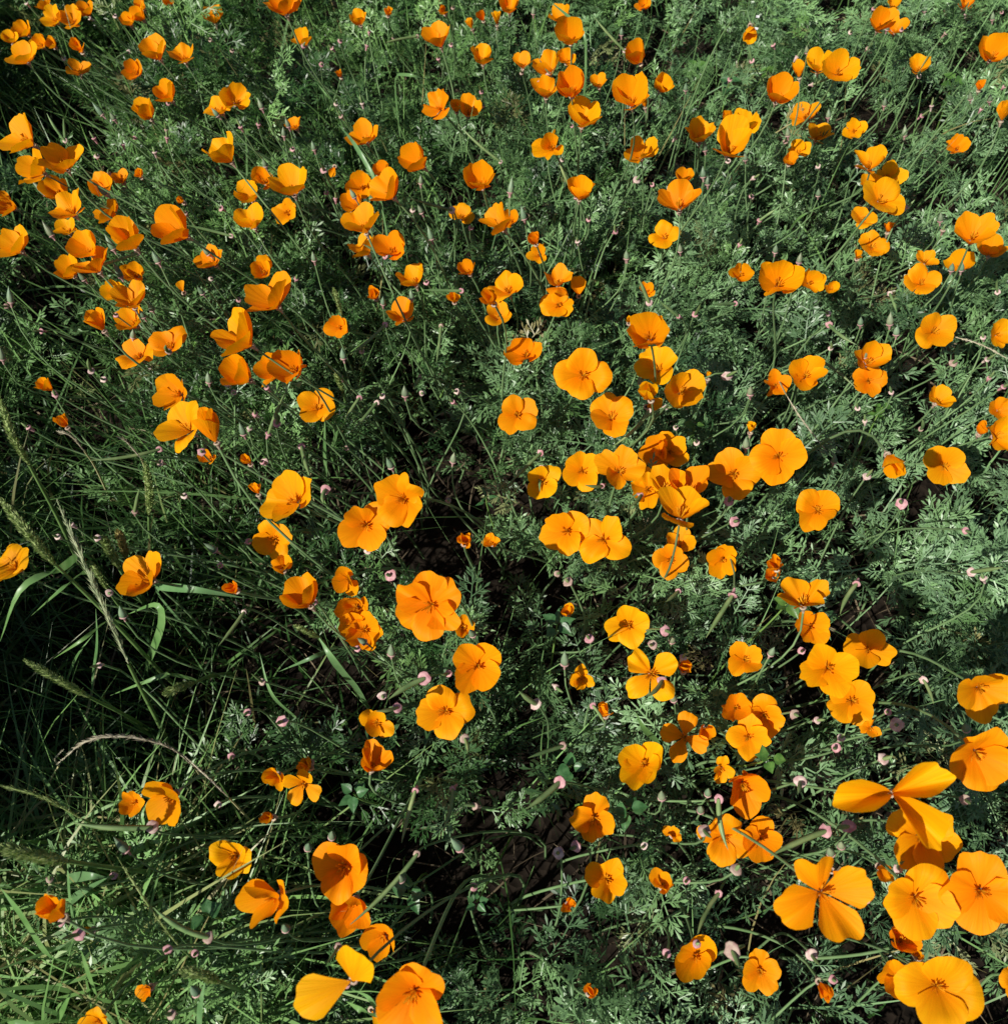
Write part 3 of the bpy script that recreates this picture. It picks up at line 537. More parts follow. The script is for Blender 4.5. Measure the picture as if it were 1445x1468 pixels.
def make_pod(t, rim, tip, k, idx):
    q = np.random.default_rng(5000+idx); cx, cy = sx(t, rim[0]), sy(t, rim[1])
    z = .272+.02*q.normal()+.03*(k-1); org = on_z(cx, cy, z); dep = (org-CP)@FWD
    if tip is not None:
        d = ray(sx(t, tip[0]), sy(t, tip[1])); tp = CP+d*(dep-.012-.02*q.uniform()); vec = tp-org; long = np.linalg.norm(vec) > .03
    else:
        vec = np.array([.35*q.normal()-.15, .35*q.normal()-.25, 1.]); vec = unit(vec)*q.uniform(.008, .016); tp = org+vec; long = False
    ax = unit(vec); rax = unit(unit(CP-org)+.45*ax+.3*q.normal(size=3)) if tip is not None else unit(ax+.25*unit(CP-org)); rr = .0028*k**.8*q.uniform(.85, 1.15)
    base = plant_base(org, cx, q, ax if long else None); root = empty('seed_pod', base)
    side = unit(np.cross(ax, [0, .3, 1.])); sag = .10*np.linalg.norm(vec)*q.uniform(-1, 1)
    n = 9 if long else 6; C = bez(org, org+vec*.33+side*sag, org+vec*.66+side*sag, tp, n)
    tt = np.linspace(0, 1, n); r0 = (.0015+.0006*min(k, 2))*(1 if long else .75)
    prof = r0*np.clip(np.minimum(.75+tt*2, (1-tt)*2.4+.12), .12, 1)
    V, F = tube(C, prof, 8, .07); o = obj('pod', mesh_quads('pod', local(V, base), F), M['pod'], root)
    v = q.uniform(.75, 1.15); o.color = (v*q.uniform(.95, 1.2), v, v*.9, 1)
    V, F = lathe([(.0012, -.009), (.0018, -.005), (.0026*k**.4, -.0012), (rr*1.0, -.0011), (rr*1.32, 0), (rr*1.2, .0007), (rr*.62, .0004), (.0012, .0008)], rax, org, 12, .085, idx)
    o = obj('rim', mesh_quads('rim', local(V, base), F), M['rim'], root); pink = q.uniform()
    o.color = ((1, .82, .92, 1) if pink < .45 else (1.1, 1.25, 1.2, 1) if pink < .8 else (.75, .8, .7, 1))
    st = stem_curve(org-rax*.008, rax*(1 if not long else .6)+np.array([0, 0, .4]), base, 10)
    V, F = tube(st, np.linspace(.0017, .0011, 10), 6); o = obj('stem', mesh_quads('stem', local(V, base), F), M['stem'], root); o.color = (v, v, v, 1)
    THINGS.append(dict(kind='pod', root=root, x=cx, y=cy, long=long, k=k, pink=pink, L=float(np.linalg.norm(vec)), ax=ax, tip=tip is not None, z=z))
def make_bud(t, rim, tip, k, idx):
    q = np.random.default_rng(8000+idx); cx, cy = sx(t, rim[0]), sy(t, rim[1])
    z = .268+.018*q.normal(); org = on_z(cx, cy, z); dep = (org-CP)@FWD
    d = ray(sx(t, tip[0]), sy(t, tip[1])); tp = CP+d*(dep-.008); vec = tp-org; L = max(.013, float(np.linalg.norm(vec))); ax = unit(unit(vec)+np.array([0, 0, .25]))
    base = plant_base(org, cx, q); root = empty('poppy_bud', base); r = min(.0044, L*.24+.0006)
    V, F = lathe([(r*.55, 0), (r*.95, L*.12), (r, L*.3), (r*.85, L*.5), (r*.5, L*.74), (r*.2, L*.9), (.0003, L*1.03)], ax, org, 10, .03, idx)
    o = obj('bud_cap', mesh_quads('bud_cap', local(V, base), F), M['bud'], root); v = q.uniform(.8, 1.1); o.color = (v*q.uniform(.95, 1.25), v, v, 1)
    V, F = lathe([(.001, -.007), (.0016, -.003), (r*.8, -.0006), (r*1.12, .0006), (r*.75, .001)], ax, org, 10, .03, idx)
    o = obj('rim', mesh_quads('rim', local(V, base), F), M['rim'], root); o.color = (.9, .85, .85, 1)
    st = stem_curve(org-ax*.006, ax+np.array([0, 0, .5]), base, 10)
    V, F = tube(st, np.linspace(.0015, .001, 10), 6); o = obj('stem', mesh_quads('stem', local(V, base), F), M['stem'], root); o.color = (v, v, v, 1)
    THINGS.append(dict(kind='bud', root=root, x=cx, y=cy, L=L, ax=ax, tall=L/r))
i = 0
for t, s in PODS.items():
    for rim, tip, k in parse(s): make_pod(t, rim, tip, k, i); i += 1
for t, s in BUDS.items():
    for rim, tip, k in parse(s): make_bud(t, rim, tip, k, i); i += 1

# ------------------------------------------------------------------ broad grass blades: path in survey coordinates, half width in mm, heights along the path
def path3(t, pts, zs):
    P = np.array([on_z(sx(t, x), sy(t, y), z) for (x, y), z in zip(pts, zs)])
    n = 14; u = np.linspace(0, len(P)-1, n); k = np.clip(u.astype(int), 0, len(P)-2); f = (u-k)[:, None]
    # Catmull-Rom through the points
    Q = np.concatenate([[2*P[0]-P[1]], P, [2*P[-1]-P[-2]]]); a, b, c, d = Q[k], Q[k+1], Q[k+2], Q[k+3]
    return .5*((2*b)+(c-a)*f+(2*a-5*b+4*c-d)*f**2+(3*b-a-3*c+d)*f**3)
BLADES = [  # tile, points from base to tip, heights, half width mm, label
 ('I', [(420,300),(340,360),(120,470),(0,760)], [.22,.33,.36,.30], 6.0, 'broad grass blade arching down from the sheath of the fuzzy seed stalk'),
 ('I', [(450,385),(330,480),(170,620)], [.24,.27,.22], 3.2, 'slim pointed grass blade under the arching broad blade'),
 ('I', [(870,460),(1050,475),(1345,525)], [.25,.28,.25], 5.0, 'broad flat grass blade striped with shadow right of the open poppy'),
 ('I', [(515,1250),(505,1000),(530,780),(522,580)], [.02,.13,.21,.27], 2.6, 'upright narrow grass blade crossing the pale awned spike'),
 ('I', [(820,850),(885,660),(850,560),(700,610)], [.12,.24,.27,.2], 5.5, 'bent grass blade folded over below the open poppy'),
 ('I', [(1050,960),(930,940),(780,985),(600,1055)], [.12,.2,.2,.16], 3.6, 'curved grass blade lying over the dark grass beside the small green head'),
 ('I', [(580,650),(450,750),(290,855)], [.2,.23,.2], 2.8, 'straight grass blade crossing under the pale awned spike'),
 ('I', [(370,960),(420,840),(510,720)], [.1,.18,.22], 2.0, 'thin grass blade beside the lower fuzzy head'),
 ('J', [(560,990),(450,860),(365,730)], [.18,.26,.27], 5.5, 'broad grey green grass blade holding a closed spike at its top'),
 ('J', [(470,790),(330,850),(150,925)], [.2,.24,.2], 3.0, 'pointed grass blade crossing behind the broad grey green blade'),
 ('J', [(240,1170),(110,1040),(45,820)], [.14,.22,.25], 2.4, 'narrow curved grass blade rising beside a white collared pod'),
 ('F', [(415,1290),(405,1080),(402,900)], [.05,.16,.25], 5.0, 'wide upright grass blade below the orange poppy, in the dark gap'),
 ('F', [(440,1080),(470,1000),(510,930)], [.1,.18,.22], 4.0, 'short wide grass blade beside the tall upright one in the dark gap'),
 ('F', [(740,990),(715,950)], [.12,.17], 6.0, 'small broad leaf tip in the dark gap'),
 ('M', [(415,930),(385,750),(368,560)], [.14,.28,.33], 4.6, 'wide upright grass blade standing under the drooping fuzzy head'),
 ('M', [(260,1060),(130,860),(0,700)], [.26,.34,.36], 6.0, 'wide dark green grass blade slanting into the meadow edge'),
 ('M', [(320,830),(450,730),(600,640)], [.1,.2,.25], 5.0, 'broad sunlit grass blade pointing at the grey round pod'),
 ('M', [(380,650),(480,640),(600,650)], [.2,.26,.25], 5.0, 'broad blade lying flat beside the sunlit pointed blade'),
 ('M', [(1090,1460),(1100,1330),(1120,1210)], [.2,.28,.33], 4.6, 'upright pale green grass blade beside a fuzzy blurred head'),
 ('M', [(530,1290),(480,1150),(440,1040)], [.24,.3,.33], 4.0, 'dark green grass blade rising above a half hidden orange poppy'),
 ('M', [(320,1420),(360,1340),(395,1260)], [.2,.25,.27], 3.2, 'light green grass blade among pale dry grass'),
 ('M', [(665,240),(500,215),(330,200)], [.2,.27,.3], 1.8, 'pale thin blade pointing away from the small bowl poppy'),
 ('M', [(80,1450),(190,1440)], [.3,.3], 4.5, 'grass blade end at the edge of the meadow corner'),
 ('B', [(660,945),(560,780),(470,670)], [.28,.3,.25], 3.4, 'long grey green blade ending at a clump of orange poppies'),
 ('B', [(470,600),(420,530),(360,450)], [.2,.25,.26], 2.6, 'bright green blade pointing up to a pink spent flower'),
 ('B', [(800,405),(880,410),(1000,445)], [.25,.27,.24], 2.8, 'light green blade bending over above a pair of poppies'),
 ('B', [(1400,620),(1370,380),(1300,60)], [.06,.2,.34], 3.2, 'tall green blade rising past the pale awns behind the poppies'),
 ('B', [(1420,470),(1408,340),(1405,230)], [.1,.2,.25], 2.0, 'thin pale upright blade beside a tall green blade'),
 ('C', [(440,160),(340,70),(240,-10)], [.38,.37,.33], 2.6, 'green blade crossing in front of two stacked poppies'),
 ('D', [(205,1385),(260,1250),(330,1170),(500,1090)], [.05,.15,.2,.22], 3.2, 'bent green blade arching over dark ground below the poppies'),
 ('D', [(1130,985),(1230,980),(1330,970)], [.18,.21,.2], 1.8, 'straight pale blade lying flat on ferny foliage'),
 ('H', [(330,540),(355,480),(350,420)], [.1,.16,.2], 2.2, 'small bright green blade standing by a slanting stem'),
 ('N', [(650,1390),(600,1370),(520,1325)], [.28,.3,.29], 4.2, 'dark green pointed leaf beside the large double poppy'),
 ('N', [(690,1370),(640,1300),(550,1260)], [.28,.3,.28], 3.0, 'narrow green leaf under the two petalled poppy'),
 ('A', [(620,320),(560,270),(510,235)], [.2,.23,.22], 2.4, 'short grey green blade left of a small cup poppy'),
 ('K', [(840,1300),(770,1230),(730,1150)], [.18,.22,.23], 3.6, 'grey green blade beside the four petalled open poppy'),
]
SUNUP = unit(SUNV+np.array([.2, -.2, .8]))
for bi, (t, pts, zs, wmm, lab) in enumerate(BLADES):
    C = path3(t, pts, zs); n = len(C); u = np.linspace(0, 1, n); q = np.random.default_rng(300+bi)
    if C[0][2] > .05:      # run the blade on down to the ground
        d0 = C[0]-C[2]; end = C[0]+np.array([d0[0]*1.2, d0[1]*1.2, 0]); end[2] = -.005
        low = bez(end, end+[0, 0, C[0][2]*.5], C[0]+unit(d0)*.03, C[0], 7)[:-1]; C = np.concatenate([low, C])
    n = len(C); u = np.linspace(0, 1, n); wd = wmm*.001*.95*np.clip(np.minimum(.35+u*1.6, (1-u)*2.3+.03), 0, 1)
    V, F = ribbon(C, wd, SUNUP, .28, .25*np.sin(u*3+q.uniform(0, 6)))
    root = empty('grass_shoot', C[0]); o = obj('blade', mesh_quads('blade', local(V, C[0]), F), M['blade'], root)
    v = q.uniform(.85, 1.25); o.color = (v, v*1.03, v*q.uniform(.7, 1.1), 1); tag(root, lab, 'grass')

# ------------------------------------------------------------------ grass seed heads: fuzzy spike on a stalk
def spike(q, C, rad, dens, bris, mode):
    """bristly cylinder along C: many small pointed spikelets as thin kites"""
    T, A, B = frames(C); L = np.linalg.norm(np.diff(C, axis=0), axis=1).sum(); n = int(dens*L*1000); V, F = [], []
    for k in range(n):
        u = q.uniform(0, 1)*(len(C)-1.001); i = int(u); f = u-i; p = C[i]*(1-f)+C[i+1]*f; an = q.uniform(0, 6.28)
        env = min(1, 3.5*(u/(len(C)-1))+.35, 3*(1-u/(len(C)-1))+.25); nr = math.cos(an)*A[i]+math.sin(an)*B[i]
        d = unit(nr*(.55 if mode == 'fuzzy' else .22)+T[i]+.12*q.normal(size=3)); s = unit(np.cross(d, q.normal(size=3)))
        ln = rad*env*(1.5 if mode == 'fuzzy' else 4.5)*q.uniform(.7, 1.3)*bris; wd = rad*(.20 if mode == 'fuzzy' else .22); b = p+nr*rad*.55*env
        m = len(V); V += [b-s*wd*.4, b+d*ln*.45-s*wd, b+d*ln, b+d*ln*.45+s*wd]; F.append((m, m+1, m+2, m+3))
    u = np.linspace(0, 1, len(C)); core = tube(C, rad*.62*np.clip(np.minimum(u*6+.3, (1-u)*4+.1), 0, 1), 7)
    return join([core, (np.array(V), np.array(F))])
HEADS = [ # tile, head points base->tip, heights, radius mm, stalk points from head base down, heights, material, mode, label
 ('E', [(160,1165),(70,1010),(-10,780)], [.36,.40,.44], 4.2, [(310,1445),(430,1700)], [.22,.08], 'seed', 'fuzzy', 'fuzzy green grass head leaning up above the other one at the meadow edge'),
 ('I', [(300,340),(170,190),(0,-20)], [.36,.40,.43], 5.0, [(560,590),(880,930)], [.26,.08], 'seed', 'fuzzy', 'thick fuzzy green grass head above the arching broad blade'),
 ('I', [(490,1065),(330,975),(130,860)], [.26,.30,.33], 4.2, [(680,1160),(830,1250)], [.16,.04], 'seed', 'fuzzy', 'fuzzy green grass head lying over the dark shaded grass'),
 ('I', [(1060,985),(980,1010),(890,1045)], [.22,.24,.25], 5.0, [(1140,950),(1260,935)], [.16,.05], 'seed', 'fuzzy', 'short plump green grass head wrapped in a leaf'),
 ('I', [(650,360),(600,270),(560,185)], [.25,.28,.31], 5.2, [(700,440),(790,560)], [.18,.05], 'seed', 'fuzzy', 'plump green grass head beside the orange bowl poppy'),
 ('I', [(690,310),(670,230),(640,150)], [.24,.27,.29], 4.8, [(730,430),(800,560)], [.15,.04], 'seed', 'fuzzy', 'brownish green grass head behind the plump one by the bowl poppy'),
 ('I', [(590,480),(545,410),(490,320)], [.23,.26,.28], 3.4, [(650,560),(720,640)], [.14,.04], 'seed', 'fuzzy', 'slim green grass head tucked behind the pale awned spike'),
 ('I', [(700,880),(520,470),(310,-10)], [.30,.36,.40], 3.2, [(800,1080),(930,1330)], [.18,.05], 'pale', 'awn', 'long pale awned grass spike slanting over the broad blades'),
 ('I', [(1060,1445),(930,1340),(700,1280),(480,1300),(310,1430)], [.20,.25,.28,.29,.27], 2.2, [(1100,1500),(1180,1600)], [.13,.02], 'straw', 'awn', 'dry straw coloured grass spike bending over in an arch'),
 ('E', [(812,1440),(815,1300),(790,1150)], [.22,.27,.32], 4.6, [(815,1530),(830,1650)], [.12,.02], 'seed', 'fuzzy', 'upright fuzzy green grass stalk under the pale seeds'),
 ('F', [(495,345),(470,270),(450,200)], [.25,.28,.30], 3.4, [(510,430),(540,560)], [.16,.04], 'seed', 'fuzzy', 'slim fuzzy green spike above a small orange poppy'),
 ('F', [(505,770),(480,710),(465,660)], [.22,.25,.27], 4.0, [(520,850),(540,950)], [.12,.02], 'seed', 'fuzzy', 'short green spike beside the folded yellow poppy'),
 ('J', [(370,738),(300,705),(235,673)], [.27,.29,.30], 3.4, [(460,860),(560,1000)], [.18,.04], 'seed', 'fuzzy', 'closed slim green spike topping a broad blade'),
 ('M', [(370,560),(190,530),(-20,480)], [.34,.37,.39], 5.6, [(650,600),(1000,640)], [.24,.06], 'seed', 'fuzzy', 'thick drooping fuzzy grass head level above the wide blades'),
 ('M', [(450,330),(230,210),(-20,140)], [.26,.31,.34], 2.2, [(560,380),(700,470)], [.16,.03], 'seed', 'awn', 'thin green grass spike above the long green seed pod'),
 ('M', [(980,1030),(830,830),(640,540)], [.26,.30,.33], 1.8, [(1080,1120),(1200,1260)], [.16,.03], 'seed', 'awn', 'slender green spike slanting across the sunlit grass corner'),
 ('M', [(1200,1220),(1100,1180),(980,1160)], [.33,.36,.37], 4.2, [(1300,1260),(1420,1320)], [.2,.04], 'seed', 'fuzzy', 'small fuzzy head beside the upright pale blade'),
 ('H', [(240,790),(330,930),(455,1090)], [.30,.27,.22], 1.6, [(180,680),(130,640)], [.2,.03], 'straw', 'awn', 'dry straw bundle hanging down from a crumpled poppy'),
 ('H', [(1150,465),(1300,510),(1450,590)], [.27,.27,.26], 1.5, [(1080,440),(1000,470)], [.2,.03], 'straw', 'awn', 'dry straw spike lying across the foliage by an open poppy'),
 ('E', [(770,1130),(690,1040),(640,1010)], [.28,.31,.32], 1.8, [(790,1200),(800,1400)], [.2,.02], 'straw', 'awn', 'pale wispy grass seeds beside the long curved pod'),
 ('E', [(460,1090),(390,1010),(310,980)], [.26,.29,.30], 2.0, [(520,1180),(600,1350)], [.2,.02], 'straw', 'awn', 'pale feathery grass top over dark grass'),
 ('M', [(320,40),(300,0),(345,-50)], [.2,.23,.25], 1.4, [(280,110),(260,220)], [.12,.02], 'straw', 'awn', 'short dry straw tip at the shaded grass'),
 ('M', [(1250,215),(1140,110),(1000,-20)], [.26,.28,.28], 1.3, [(1330,300),(1400,380)], [.16,.02], 'straw', 'awn', 'dry yellow grass stalk above the poppy veiled by leaves'),
]
for hi, (t, pts, zs, rmm, sp, sz, mt, mode, lab) in enumerate(HEADS):
    q = np.random.default_rng(700+hi); C = path3(t, pts, zs); S2 = path3(t, [pts[0]]+sp, [zs[0]]+sz); end = S2[-1].copy(); end[2] = -.008
    S2 = np.concatenate([S2, [end]]); base = end; root = empty('grass_stalk' if mode == 'fuzzy' else 'grass_spike', base); tag(root, lab, 'grass head')
    V, F = spike(q, C, rmm*.001*(.86 if mode == 'fuzzy' else .7), 7 if mode == 'fuzzy' else 1.8, 1, mode); o = obj('seed_head', mesh_quads('seed_head', local(V, base), F, None, False), M[mt], root)
    v = q.uniform(.8, 1.1); o.color = (v, v, v, 1) if 'brownish' not in lab else (1.1, .7, .7, 1)
    V, F = tube(S2, np.linspace(.0014, .0022, len(S2))*(1.3 if rmm > 3 else .7), 6); o = obj('stalk', mesh_quads('stalk', local(V, base), F), M['straw' if mt == 'straw' else 'stem'], root); o.color = (.95, 1, .7, 1)

# ------------------------------------------------------------------ broad-leaved weeds: clover-like sprigs
def leaflet(q, org, d, nrm, L, wd):
    nu, nv = 5, 8; t = np.linspace(-1, 1, nu)[None]; v = np.linspace(0, 1, nv)[:, None]; d = unit(d); s = unit(np.cross(d, nrm)); nn = np.cross(s, d)
    half = wd*np.clip(np.sin(math.pi*np.minimum(v**.62, .985)), .04, 1); P = org + d*(v*L)[..., None] + s*(t*half)[..., None] + nn*(.35*np.abs(t)*half - .25*L*v**2*.5)[..., None]
    return P.reshape(-1, 3), grid_faces(nu, nv)
WEEDS = [('K', 300, 660, .25, .023, 5, 'green clover like sprig with folded leaves beside a dark gap'), ('L', 250, 540, .30, .024, 5, 'bright round leaved sprig in front of a shaded poppy'),
         ('N', 560, 190, .27, .022, 5, 'blue green three leaved sprig beside the folded orange poppy'), ('N', 860, 720, .2, .026, 4, 'dark round leaved clover low in the shaded foliage'),
         ('O', 375, 40, .24, .022, 4, 'dark three leaved clover above the pink disc pod'), ('O', 690, 270, .24, .024, 4, 'clover leaves beside the folded poppy and pale stalk'),
         ('D', 1160, 430, .17, .03, 5, 'broad bright green leaves low among ferny foliage'), ('C', 1240, 440, .19, .026, 4, 'broad pointed leaves round a pale spent flower'),
         ('C', 1060, 360, .15, .02, 6, 'small bright green rosette at a patch of bare soil'), ('L', 150, 1390, .3, .022, 4, 'clover leaf below the bright yellow orange poppy'),
         ('H', 760, 850, .2, .018, 6, 'yellow green leafy tuft under an open poppy'), ('G', 1050, 950, .17, .02, 4, 'yellow green broad leaf pair low in a gap'),
         ('N', 1230, 780, .2, .014, 5, 'small round leaved sprig by a dark gap'), ('D', 140, 365, .16, .02, 5, 'bright green crinkled leaves above a patch of bare soil'),
         ('M', 1120, 850, .24, .026, 3, 'pale broad leaf beside a dark orange poppy'), ('F', 1080, 630, .17, .016, 6, 'yellow green leafy tuft beside the two hanging pods'), ('F', 1280, 1340, .17, .020, 6, 'whorl of narrow pointed green leaves on the ground')]
for wi, (t, x, y, z, L, n, lab) in enumerate(WEEDS):
    L *= .72
    q = np.random.default_rng(900+wi); top = on_z(sx(t, x), sy(t, y), z); base = np.array([top[0]+.03*q.normal(), top[1]+.03*q.normal()+.02, -.012])
    root = empty('leafy_weed', base); tag(root, lab, 'weed'); C = bez(base, base+[0, 0, z*.5], top-[0, 0, z*.3], top, 9)
    V, F = tube(C, np.linspace(.0016, .001, 9), 5); obj('stem', mesh_quads('stem', local(V, base), F), M['stem'], root).color = (1, 1.1, .6, 1)
    for k in range(n):
        a = k*2*math.pi/n+q.normal()*.3; d = np.array([math.cos(a), math.sin(a), .1+.25*q.normal()]); V, F = leaflet(q, top+unit(d)*.003+np.array([0, 0, -.012*(k % 2)]), d, unit([.2*q.normal()-.2, .2*q.normal()-.2, 1]), L*q.uniform(.75, 1.15), L*q.uniform(.3, .46)*(.35 if 'narrow' in lab else 1))
        o = obj('leaf', mesh_quads('leaf', local(V, base), F), M['broad'], root); v = q.uniform(.8, 1.2); o.color = ((1.3*v, 1.2*v, .8*v, 1) if 'yellow' in lab or 'bright' in lab else (.9*v, v, 1.1*v, 1))
# two tiny white flowers
for wi, (t, x, y) in enumerate([('C', 1392, 90), ('C', 1384, 155)]):
    q = np.random.default_rng(70+wi); top = on_z(sx(t, x), sy(t, y), .26); base = np.array([top[0]+.01, top[1]+.01, -.012]); root = empty('white_flower', base)
    tag(root, ['tiny white flower above its twin by the drooping poppy bud', 'tiny white flower touching the drooping poppy bud'][wi], 'flower')
    V, F = tube(bez(base, base+[0, 0, .1], top-[0, 0, .08], top, 8), .0007, 5); obj('stem', mesh_quads('stem', local(V, base), F), M['stem'], root)
    for k in range(4):
        a = k*math.pi/2+.4; d = np.array([math.cos(a), math.sin(a)-.2, .25]); V, F = leaflet(q, top, d, np.array([0, -.5, 1]), .0045, .002); obj('petal', mesh_quads('petal', local(V, base), F), M['white'], root)

# ------------------------------------------------------------------ labels
FN = {'O': 'wide open orange poppy', 'B': 'bowl shaped orange poppy', 'C': 'cupped orange poppy', 'K': 'nearly closed orange poppy', 'W': 'crumpled orange poppy', 'P': 'single loose orange petal'}
OWN = {('J', 775): 'large double orange poppy with six ruffled petals', ('N', 248): 'poppy left with only two petals spread apart', ('P', 200): 'large open poppy with gaps between petals and a white disc pod in front',
       ('P', 778): 'large smooth round poppy facing up beside a ruffled one', ('P', 1118): 'large ruffled poppy beside the smooth round one', ('P', 795): 'large open poppy half shaded by the three petalled one above',
       ('G', 297): 'largest open poppy above the dark orange one and the yellow bud flower', ('G', 483): 'deep orange open poppy shaded by the larger poppy above it', ('G', 1115): 'large open poppy beside an even larger one with a white ring pod below',
       ('H', 40): 'largest open poppy on a tall bare stem of a pair', ('F', 665): 'dark shaded open poppy behind a brighter one', ('J', 490): 'open poppy with a tall pod stem rising in front of it', ('F', 52): 'big bowl poppy above a smaller four petalled one',
       ('I', 640): 'lone bowl poppy over dark grass beside fuzzy green heads', ('L', 570): 'round bowl poppy half covered by shadow', ('L', 15): 'bright yellow orange open poppy overlapping a shaded one', ('K', 685): 'ragged open poppy with separate petals and a white collared pod across',
       ('K', 868): 'open poppy of four clearly separate narrow petals', ('K', 567): 'flat open poppy alone above the ragged one', ('K', 430): 'open poppy overlapping its twin on a shared clump', ('K', 235): 'open poppy partly covered by its twin', ('E', 820): 'large open poppy leaning over under a bowl poppy',
       ('J', 912): 'open poppy just below a smooth bowl poppy', ('J', 1108): 'smooth bowl poppy just above an open poppy', ('N', 340): 'large ruffled open poppy over a shaded cup', ('N', 690): 'large open poppy with curled petals beside the two petalled one', ('N', -55): 'deep orange bowl poppy leaning toward the dark grass',
       ('M', 1155): 'open poppy veiled by ferny leaves and a pod stem', ('G', 742): 'small yellow half open poppy above a lone yellow petal', ('G', 788): 'lone yellow petal below the small yellow poppy', ('P', 498): 'wilting golden poppy of three rolled petals above the half shaded poppy', ('C', 1312): 'drooping orange bud with tiny white flowers beside it',
       ('H', 755): 'small drooping poppy hanging face down over foliage', ('A', 828): 'large cup poppy opening sideways with a long pod behind it', ('C', 843): 'cupped poppy with a long pod crossing in front', ('I', -60): 'open poppy beside the thick fuzzy grass head'}
boxes = [S['b'] for S in SURVEY]
for i, S in enumerate(SURVEY):
    x0, y0, x1, y1 = S['b']; raw = round((x0-TX[S['tile']][0])/SC); key = (S['tile'], raw); r = S['root']
    tch = [j for j, b in enumerate(boxes) if j != i and min(x1, b[2])-max(x0, b[0]) > 4 and min(y1, b[3])-max(y0, b[1]) > 4]
    front = [t for t in THINGS if x0+3 < t['x'] < x1-3 and y0+3 < t['y'] < y1-3]
    if key in OWN: tag(r, OWN[key], 'petal' if S['form'] == 'P' and not S['two'] else 'poppy', 'orange poppies in the meadow'); continue
    d = S['L']*1000; szw = 'small ' if d < 27 else 'large ' if d > 37 else ''
    hue = 'golden ' if S['g'] > 1.2 else 'deep ' if S['g'] < .93 else ''
    lean = ' leaning sideways' if abs(S['lean'][0]) > .6 else ''
    rel = ' in a crowded clump' if len(tch) > 2 else ' touching two others' if len(tch) == 2 else ' overlapping one other' if len(tch) == 1 else ' standing alone'
    if front: rel += ' with a green pod before it' if front[0]['kind'] == 'pod' else ' with a green bud before it'
    if S['form'] == 'P': rel = ' among the foliage'; lean = ''
    lab = (szw+FN[S['form']].replace('orange', hue+'orange')+lean+rel).replace('crumpled '+hue, 'crumpled '+hue)
    tag(r, lab, 'petal' if S['form'] == 'P' else 'poppy', lab.replace('poppy', 'poppies'))
for t in THINGS:
    on = [S for S in SURVEY if S['b'][0]-4 < t['x'] < S['b'][2]+4 and S['b'][1]-4 < t['y'] < S['b'][3]+4]
    near = on or [S for S in SURVEY if S['b'][0]-22 < t['x'] < S['b'][2]+22 and S['b'][1]-22 < t['y'] < S['b'][3]+22]
    where = (' in front of a '+{'O': 'wide open', 'B': 'bowl shaped', 'C': 'cupped', 'K': 'nearly closed', 'W': 'crumpled', 'P': 'loose petalled'}[on[0]['form']]+' poppy') if on else \
            (' close beside a '+{'O': 'wide open', 'B': 'bowl shaped', 'C': 'cupped', 'K': 'nearly closed', 'W': 'crumpled', 'P': 'loose petalled'}[near[0]['form']]+' poppy') if near else ' among ferny foliage'
    if t['kind'] == 'pod':
        colr = 'pink' if t['pink'] < .45 else 'cream' if t['pink'] < .8 else 'dull greyish'
        if t['long']: lab = ('very long' if t['L'] > .07 else 'long')+f' green seed pod with {colr} collar'+(' pointing left' if 0 else '')+where
        else: lab = ('large ' if t['k'] >= 1.7 else '')+f'{colr} collared young pod'+(' with stubby tip' if t['tip'] else '')+where
        tag(t['root'], lab, 'seed pod', lab.replace('pod', 'pods', 1))
    else:
        lab = ('plump ' if t['tall'] < 4.1 else 'slender ' if t['L'] > .022 else 'small ')+'pointed green poppy bud'+where
        tag(t['root'], lab, 'bud', lab.replace('bud', 'buds', 1))
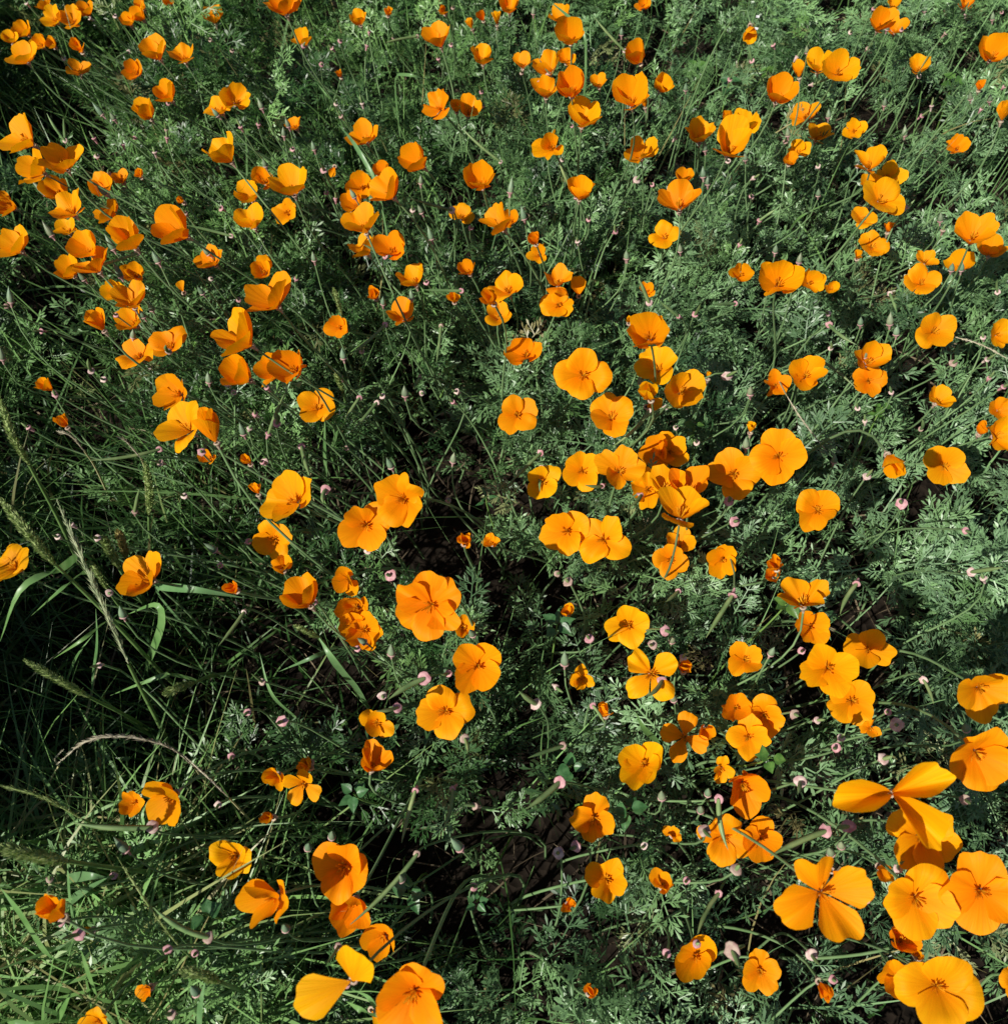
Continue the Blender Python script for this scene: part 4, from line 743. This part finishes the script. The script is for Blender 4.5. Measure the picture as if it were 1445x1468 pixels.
# alike things are told apart by the landmark next to them
LMS = """J 960 560 six petalled poppy;N 500 1215 two petalled poppy;P 440 760 gap petalled poppy;P 970 780 smooth round poppy;P 1300 730 ruffled poppy;P 650 250 three petalled poppy;G 440 670 biggest open poppy
G 795 760 small yellow poppy;G 1255 1210 paired big poppies;F 800 1350 dark shaded poppy;F 190 1330 big bowl poppy;I 750 400 lone bowl poppy;L 690 800 half shadowed poppy;L 120 1160 yellowish open poppy;K 820 950 ragged poppy
K 990 1280 four petalled poppy;K 680 680 flat lone poppy;K 500 200 twin poppies;J 1230 900 smooth bowl poppy;N 480 620 fluted open poppy;C 1350 180 drooping bud;H 820 1170 hanging poppy;A 930 1220 sideways cup poppy
C 960 1060 poppy under the long pod;D 770 1070 open poppy in the column of poppies;C 1250 745 broad poppy beside a cup;C 700 490 heart shaped cup poppy;E 1260 440 fan shaped poppy;E 740 560 golden spread poppy
J 945 960 big pink collar;I 500 480 pale awned spike;I 700 1290 arching straw spike;I 300 1000 low fuzzy head;M 200 530 thick fuzzy head;M 600 360 long thick pod;F 640 480 curved pod;F 1020 510 two hanging pods
H 340 930 hanging straw;H 1300 510 lying straw;G 700 970 straight thick pod;L 190 560 round leaved sprig;K 300 660 clover sprig;D 1160 430 broad bright leaves;H 1145 610 wide pink collar;D 1270 1240 wing petalled poppy
A 90 730 tall side lit cup;A 1280 520 frayed poppy;A 120 230 shaded dark cluster;A 980 290 pair of small cups;B 200 970 overlapping cup pair;B 1000 185 frilled cup;B 650 1050 tangled poppy clump;B 600 720 split cup poppy;B 1245 955 smooth cup poppy
D 540 350 doubled cup poppies;D 800 130 bud crossed poppies;H 700 640 stacked poppy pair;H 1110 1170 five lobed open poppy;H 1050 430 frilled open poppy;E 965 950 leaning open poppy;O 490 310 folded poppy;O 310 130 pink disc pod;O 1255 1050 pink ring pod
P 450 395 hooked pink pod;N 860 720 dark clover;M 1260 550 leaf veiled poppy;M 880 240 poppy above the pink collar;J 600 700 bud crossed bowl poppy;C 1080 700 shaded cup poppy;C 370 450 packed row of cups"""
LM = []
for rec in LMS.replace('\n', ';').split(';'):
    f = rec.split(); LM.append((sx(f[0], float(f[1])), sy(f[0], float(f[2])), ' '.join(f[3:])))
every = [(S['root'], (S['b'][0]+S['b'][2])/2, (S['b'][1]+S['b'][3])/2) for S in SURVEY]+[(t['root'], t['x'], t['y']) for t in THINGS]
from collections import Counter
for attempt in (0, 1):
    cnt = Counter(r['label'] for r, _, _ in every)
    for r, x, y in every:
        lab = r['label']
        if cnt[lab] < 2: continue
        near = sorted((math.hypot(a-x, b-y), nm) for a, b, nm in LM)
        near = [nm for d, nm in near if d > 12][:3]
        extra = ' near the '+near[0] if attempt == 0 else ' and the '+near[1]
        if attempt == 1 and ' near the ' not in lab: continue
        new = lab+extra
        if attempt == 0: new = new.replace(' among ferny foliage', '').replace(' standing alone', ' alone')
        if len(new.split()) <= 16: r['label'] = new; r['group'] = new+' group'
print('leaves', NLEAF, 'flowers', len(SURVEY), 'pods+buds', len(THINGS))
